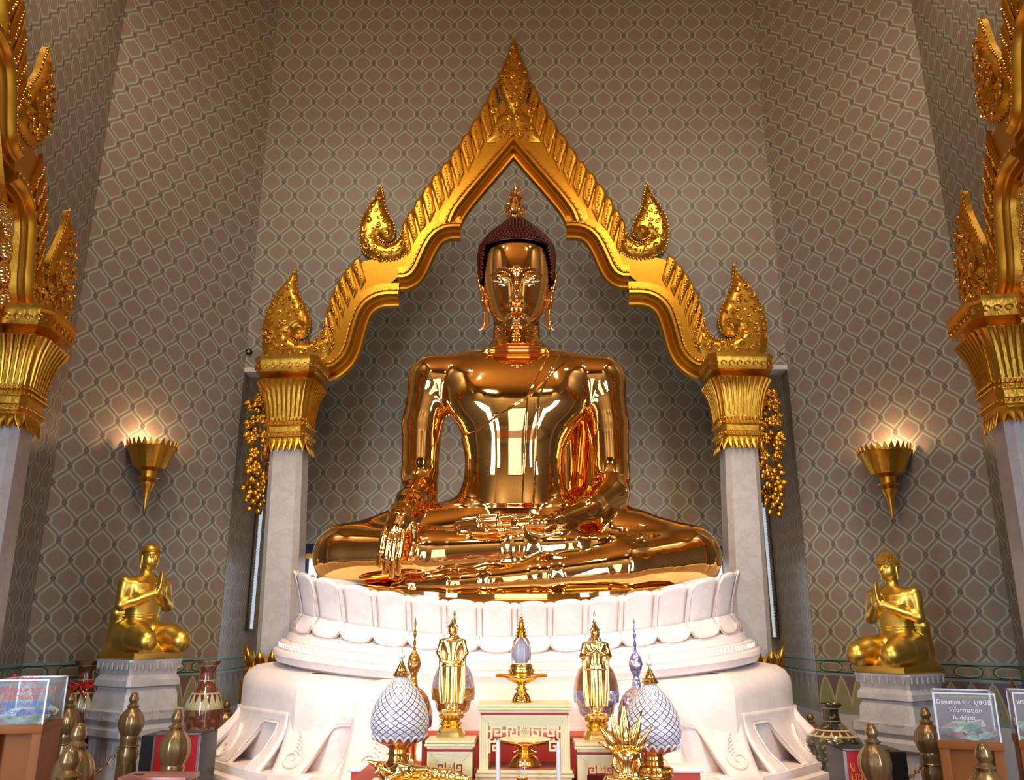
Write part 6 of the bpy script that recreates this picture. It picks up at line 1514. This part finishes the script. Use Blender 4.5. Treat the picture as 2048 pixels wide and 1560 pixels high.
# ---- donation boxes ----
t = NT('clear_acrylic'); t.set((.9, .93, .96), .05); t.b.inputs['Alpha'].default_value = .07; M['acrylic'] = t.m
M['acr_edge'] = simple('acrylic_edge', (.72, .72, .78), .2); M['wood_orange'] = None
t = NT('orange_wood'); n = t.noise(3, 5); t.set(t.mix(n, (.21, .058, .008), (.30, .088, .014)), .5, 0, Specular_IOR_Level=.2); M['wood_orange'] = t.m
M['note_g'] = simple('banknote_green', (.42, .55, .45), .7); M['note_p'] = simple('banknote_pink', (.65, .25, .28), .7)
M['txt_red'] = simple('red_print', (.65, .02, .03), .5); M['txt_blue'] = simple('blue_print', (.02, .12, .62), .5); M['txt_white'] = simple('white_print', (.8, .78, .85), .5); M['txt_green'] = simple('green_print', (.35, .50, .12), .5)
M['card'] = simple('backing_card_mauve', (.20, .13, .15), .7)
def donation(x0, x1, Yf, zb, zt, dep, rz, blabel, clabel, lines, card, seed):
    w = (x1-x0)/2; cx_ = (x0+x1)/2
    c = thing('donation_cabinet', clabel, 'cabinet', (cx_, Yf+dep/2, 0), rz)
    MB().box(-w-.005, w+.005, -dep/2-.005, dep/2+.005, zb-.035, zb, .003).build('top_board', M['wood_orange'], c)
    MB().box(-w+.03, w-.03, -dep/2+.05, dep/2-.02, 0, zb-.035).build('cabinet_body', M['wood_orange'], c)
    for s in (-1, 1): MB().box(s*(w-.02)-.02, s*(w-.02)+.02, -dep/2+.005, dep/2-.01, 0, zb-.035, .002).build('side_board', M['wood_orange'], c)
    o = thing('donation_box', blabel, 'box', (cx_, Yf+dep/2, zb+.0005), rz); h = zt-zb; d = dep/2-.005; w -= .003; th = .005
    for nm, bx in (('front_pane', (-w, w, -d, -d+th, 0, h)), ('back_pane', (-w, w, d-th, d, 0, h)), ('side_pane', (-w, -w+th, -d+th, d-th, 0, h)), ('side_pane', (w-th, w, -d+th, d-th, 0, h)), ('lid', (-w, w, -d, d, h, h+th))): MB().box(*bx).build(nm, M['acrylic'], o, smooth=False)
    e = MB(); r = .0032
    for x in (-w, w):
        for y in (-d, d): e.box(x-r, x+r, y-r, y+r, 0, h+th)
    for z in (h, ):
        for y in (-d, d): e.box(-w, w, y-r, y+r, z-r+.003, z+r+.003)
        for x in (-w, w): e.box(x-r, x+r, -d, d, z-r+.003, z+r+.003)
    e.build('polished_edges', M['acr_edge'], o, smooth=False)
    if card: MB().box(-w+.01, w-.01, d-.012, d-.008, .0, h*.98).build('backing_card', M['card'], o)
    for s, sz, px_, z_, m_ in lines: text(s, sz, M[m_], (px_, -d-.0006, z_), parent=o, ext=.0003)
    rr = random.Random(seed)
    nb = MB(); cuts = 0
    for k_ in range(74):
        if k_ == 60: cuts = len(nb.f)
        cx2, cy2, cz = rr.uniform(-w*.75, w*.75), rr.uniform(-d*.75, d*.7), rr.uniform(.012, h*.30)*(1-.3*rr.random())
        nb.T = Matrix.Translation((cx2, cy2, cz)) @ Matrix.Rotation(rr.uniform(0, 6.3), 4, 'Z') @ Matrix.Rotation(rr.uniform(-.8, .8), 4, 'X') @ Matrix.Rotation(rr.uniform(-.5, .5), 4, 'Y')
        nb.grid(lambda u, v: ((u-.5)*.09, (v-.5)*.05, .008*math.sin(u*5+cz*90)), 5, 3)
    nb.T = Matrix.Identity(4); q_ = nb.build('banknotes', M['note_g'], None, fix=False); q_.data.materials.append(M['note_p']); q_.location = o.location; q_.rotation_euler = (0, 0, rz)
    for pl in q_.data.polygons: pl.material_index = 1 if pl.index >= cuts else 0
    for v in q_.data.vertices: v.co.z = max(v.co.z, .002); v.co.x = max(-w+.008, min(w-.008, v.co.x)); v.co.y = max(-d+.008, min(d-.014, v.co.y))
    tag(q_, 'loose green and pink banknotes heaped inside the %s' % blabel.split(' with')[0], 'money', kind='stuff')
    return o
Yd = 3.9; zb_ = zat(1453, Yd)
donation(lx(-18, 1450, Yd)-.03, lx(78, 1450, Yd)-.03, Yd, zb_, zat(1363, Yd)+.0, .30, math.radians(13), 'clear left donation box with red and blue lettering', 'orange wooden cabinet under the clear left donation box',
    [('ทำบุญ', .046, .0, .180, 'txt_red'), ('บูรณะพระมหามณฑป', .034, -.0, .138, 'txt_red'), ('วัดไตรมิตร', .034, .0, .108, 'txt_red'), ('ขอเชิญร่วมบริจาค', .036, .0, .076, 'txt_blue'), ('เพื่อพระพุทธศาสนา', .034, .0, .045, 'txt_blue')], False, 3)
Yd2 = 4.15; zb2 = zat(1482, Yd2); xa, xb = lx(1912, 1480, Yd2), lx(2026, 1480, Yd2)
donation(xa, xb, Yd2, zb2, zat(1388, Yd2), .30, math.radians(-24), 'clear right donation box with white lettering and pink banknotes', 'orange wooden cabinet under the clear right donation box',
    [('กองทุนเผยแผ่พระพุทธศาสนา', .017, 0, .190, 'txt_green'), ('Donation for', .027, -.048, .162, 'txt_white'), ('มูลนิธิ', .030, .075, .162, 'txt_white'), ('Information', .029, .0, .126, 'txt_white'), ('Buddhist', .027, -.01, .094, 'txt_white')], True, 5)
xc_, xd_ = lx(2076, 1480, Yd2), lx(2196, 1480, Yd2)
donation(xc_, xd_, Yd2, zb2, zat(1388, Yd2), .30, math.radians(-24), 'clear donation box mostly cut off by the right frame edge', 'orange wooden cabinet cut off by the right frame edge', [('พระพุทธรูป', .028, -.06, .16, 'txt_white')], True, 6)
# ---- rose collection chest at the bottom left ----
Yo = 3.75; x0, x1 = lx(236, 1550, Yo), lx(372, 1550, Yo); zt = zat(1557, Yo); o = thing('collection_chest', 'low rose-topped collection chest with a dark slot at the bottom left', 'chest', ((x0+x1)/2, Yo+.08, 0)); w = (x1-x0)/2
M['rose'] = simple('rose_lacquer', (.45, .16, .14), .3)
MB().box(-w, w, -.08, .08, zt-.02, zt, .004).build('lid', M['rose'], o); MB().box(-w+.01, w-.01, -.07, .07, 0, zt-.02).build('body', M['sign_red'], o); MB().box(-w*.75, -w*.45, -.03, .0, zt, zt+.0015).build('slot', M['black'], o)
# ================= LIGHT =================
def area(name, loc, rot, sx, sy, power, color=(1, 1, 1), spread=PI):
    l = bpy.data.lights.new(name, 'AREA'); l.shape = 'RECTANGLE'; l.size = sx; l.size_y = sy; l.energy = power; l.color = color; l.spread = spread
    o = bpy.data.objects.new(name, l); link(o); o.location = loc; o.rotation_euler = rot; return o
def aim(loc, tgt):
    return (Vector(tgt)-Vector(loc)).to_track_quat('-Z', 'Y').to_euler()
def spot(name, loc, tgt, power, color, ang=60, r=.05, blend=.6):
    l = bpy.data.lights.new(name, 'SPOT'); l.energy = power; l.color = color; l.spot_size = math.radians(ang); l.spot_blend = blend; l.shadow_soft_size = r
    o = bpy.data.objects.new(name, l); link(o); o.location = loc; o.rotation_euler = aim(loc, tgt); return o
DAY = (.80, .90, 1.0); WARM = (1.0, .78, .52)
for nm, x, w, h, pw_ in (('main', 0, 1.5, 4.0, 50), ('left', -2.75, 1, 3.2, 55), ('right', 2.75, 1, 3.2, 55)):
    area('daylight_door_'+nm, (x, Yb+.25, h/2), (PI/2, 0, 0), w, h, pw_, DAY)
area('daylight_side_left', (-2.7, 1.2, 2.2), aim((-2.7, 1.2, 2.2), (-1.2, 6, 1.4)), .7, 3.0, 46, (.66, .82, 1.0), 1.5)
area('daylight_side_right', (2.7, 1.2, 2.2), aim((2.7, 1.2, 2.2), (1.2, 6, 1.4)), .7, 3.0, 46, (.66, .82, 1.0), 1.5)
for x in (-1.25, 1.25):
    spot('altar_spot_%d' % (x > 0), (x, 2.4, 6.2), (x*.25, 6.3, 2.2), 620, (1, .74, .45), 60, .10)
    spot('base_spot_%d' % (x > 0), (x*1.5, 2.6, 3.6), (x*.5, 5.6, 1.1), 72, (1.0, .70, .62), 46, .10)
    spot('throne_uplight_%d' % (x > 0), (x*.55, 4.9, 1.02), (x*.75, 5.9, 1.9), 5, (1.0, .74, .45), 120, .04, 1)
    spot('wall_wash_fill_%d' % (x > 0), (x*1.6, 3.2, 8.4), (x*2.0, 8, 4.0), 280, (1.0, .79, .56), 110, .12, 1)  # added fill: unseen spots near the ceiling that brighten the walls
    spot('ceiling_fill_%d' % (x > 0), (x*2.3, 1.5, 6.0), (x*.8, 3.5, 8.8), 460, (1.0, .72, .40), 120, .12, 1)  # unseen added light; warms the ceiling that the gold reflects
    spot('side_wall_fill_%d' % (x > 0), (x*2.1, 4.2, 8.5), (x*2.6, 6.5, 2.0), 290, (1.0, .84, .66), 110, .12, 1)  # unseen spots put in to light the side walls softly
    spot('alcove_fill_%d' % (x > 0), (x*.9, 8.5, 8.2), (x*.6, 9.0, 1.0), 115, (1.0, .86, .66), 150, .15, 1)  # added fill that lifts the dark alcove, no fitting there
    spot('front_hall_fill_%d' % (x > 0), (x*1.4, .2, 7.6), (x*1.2, -1.6, 2.5), 900, (1.0, .82, .60), 130, .10, 1)  # added light on the hall behind the camera, brightens the Buddha's reflections
SC.view_settings.view_transform = 'Standard'; SC.view_settings.look = 'None'; SC.view_settings.exposure = 0.0; SC.view_settings.gamma = 1
SC.cycles.use_denoising = True; SC.cycles.use_adaptive_sampling = True; SC.cycles.adaptive_threshold = .07
SC.cycles.max_bounces = 8; SC.cycles.diffuse_bounces = 3; SC.cycles.glossy_bounces = 8; SC.cycles.transmission_bounces = 6; SC.cycles.caustics_reflective = False; SC.cycles.caustics_refractive = True
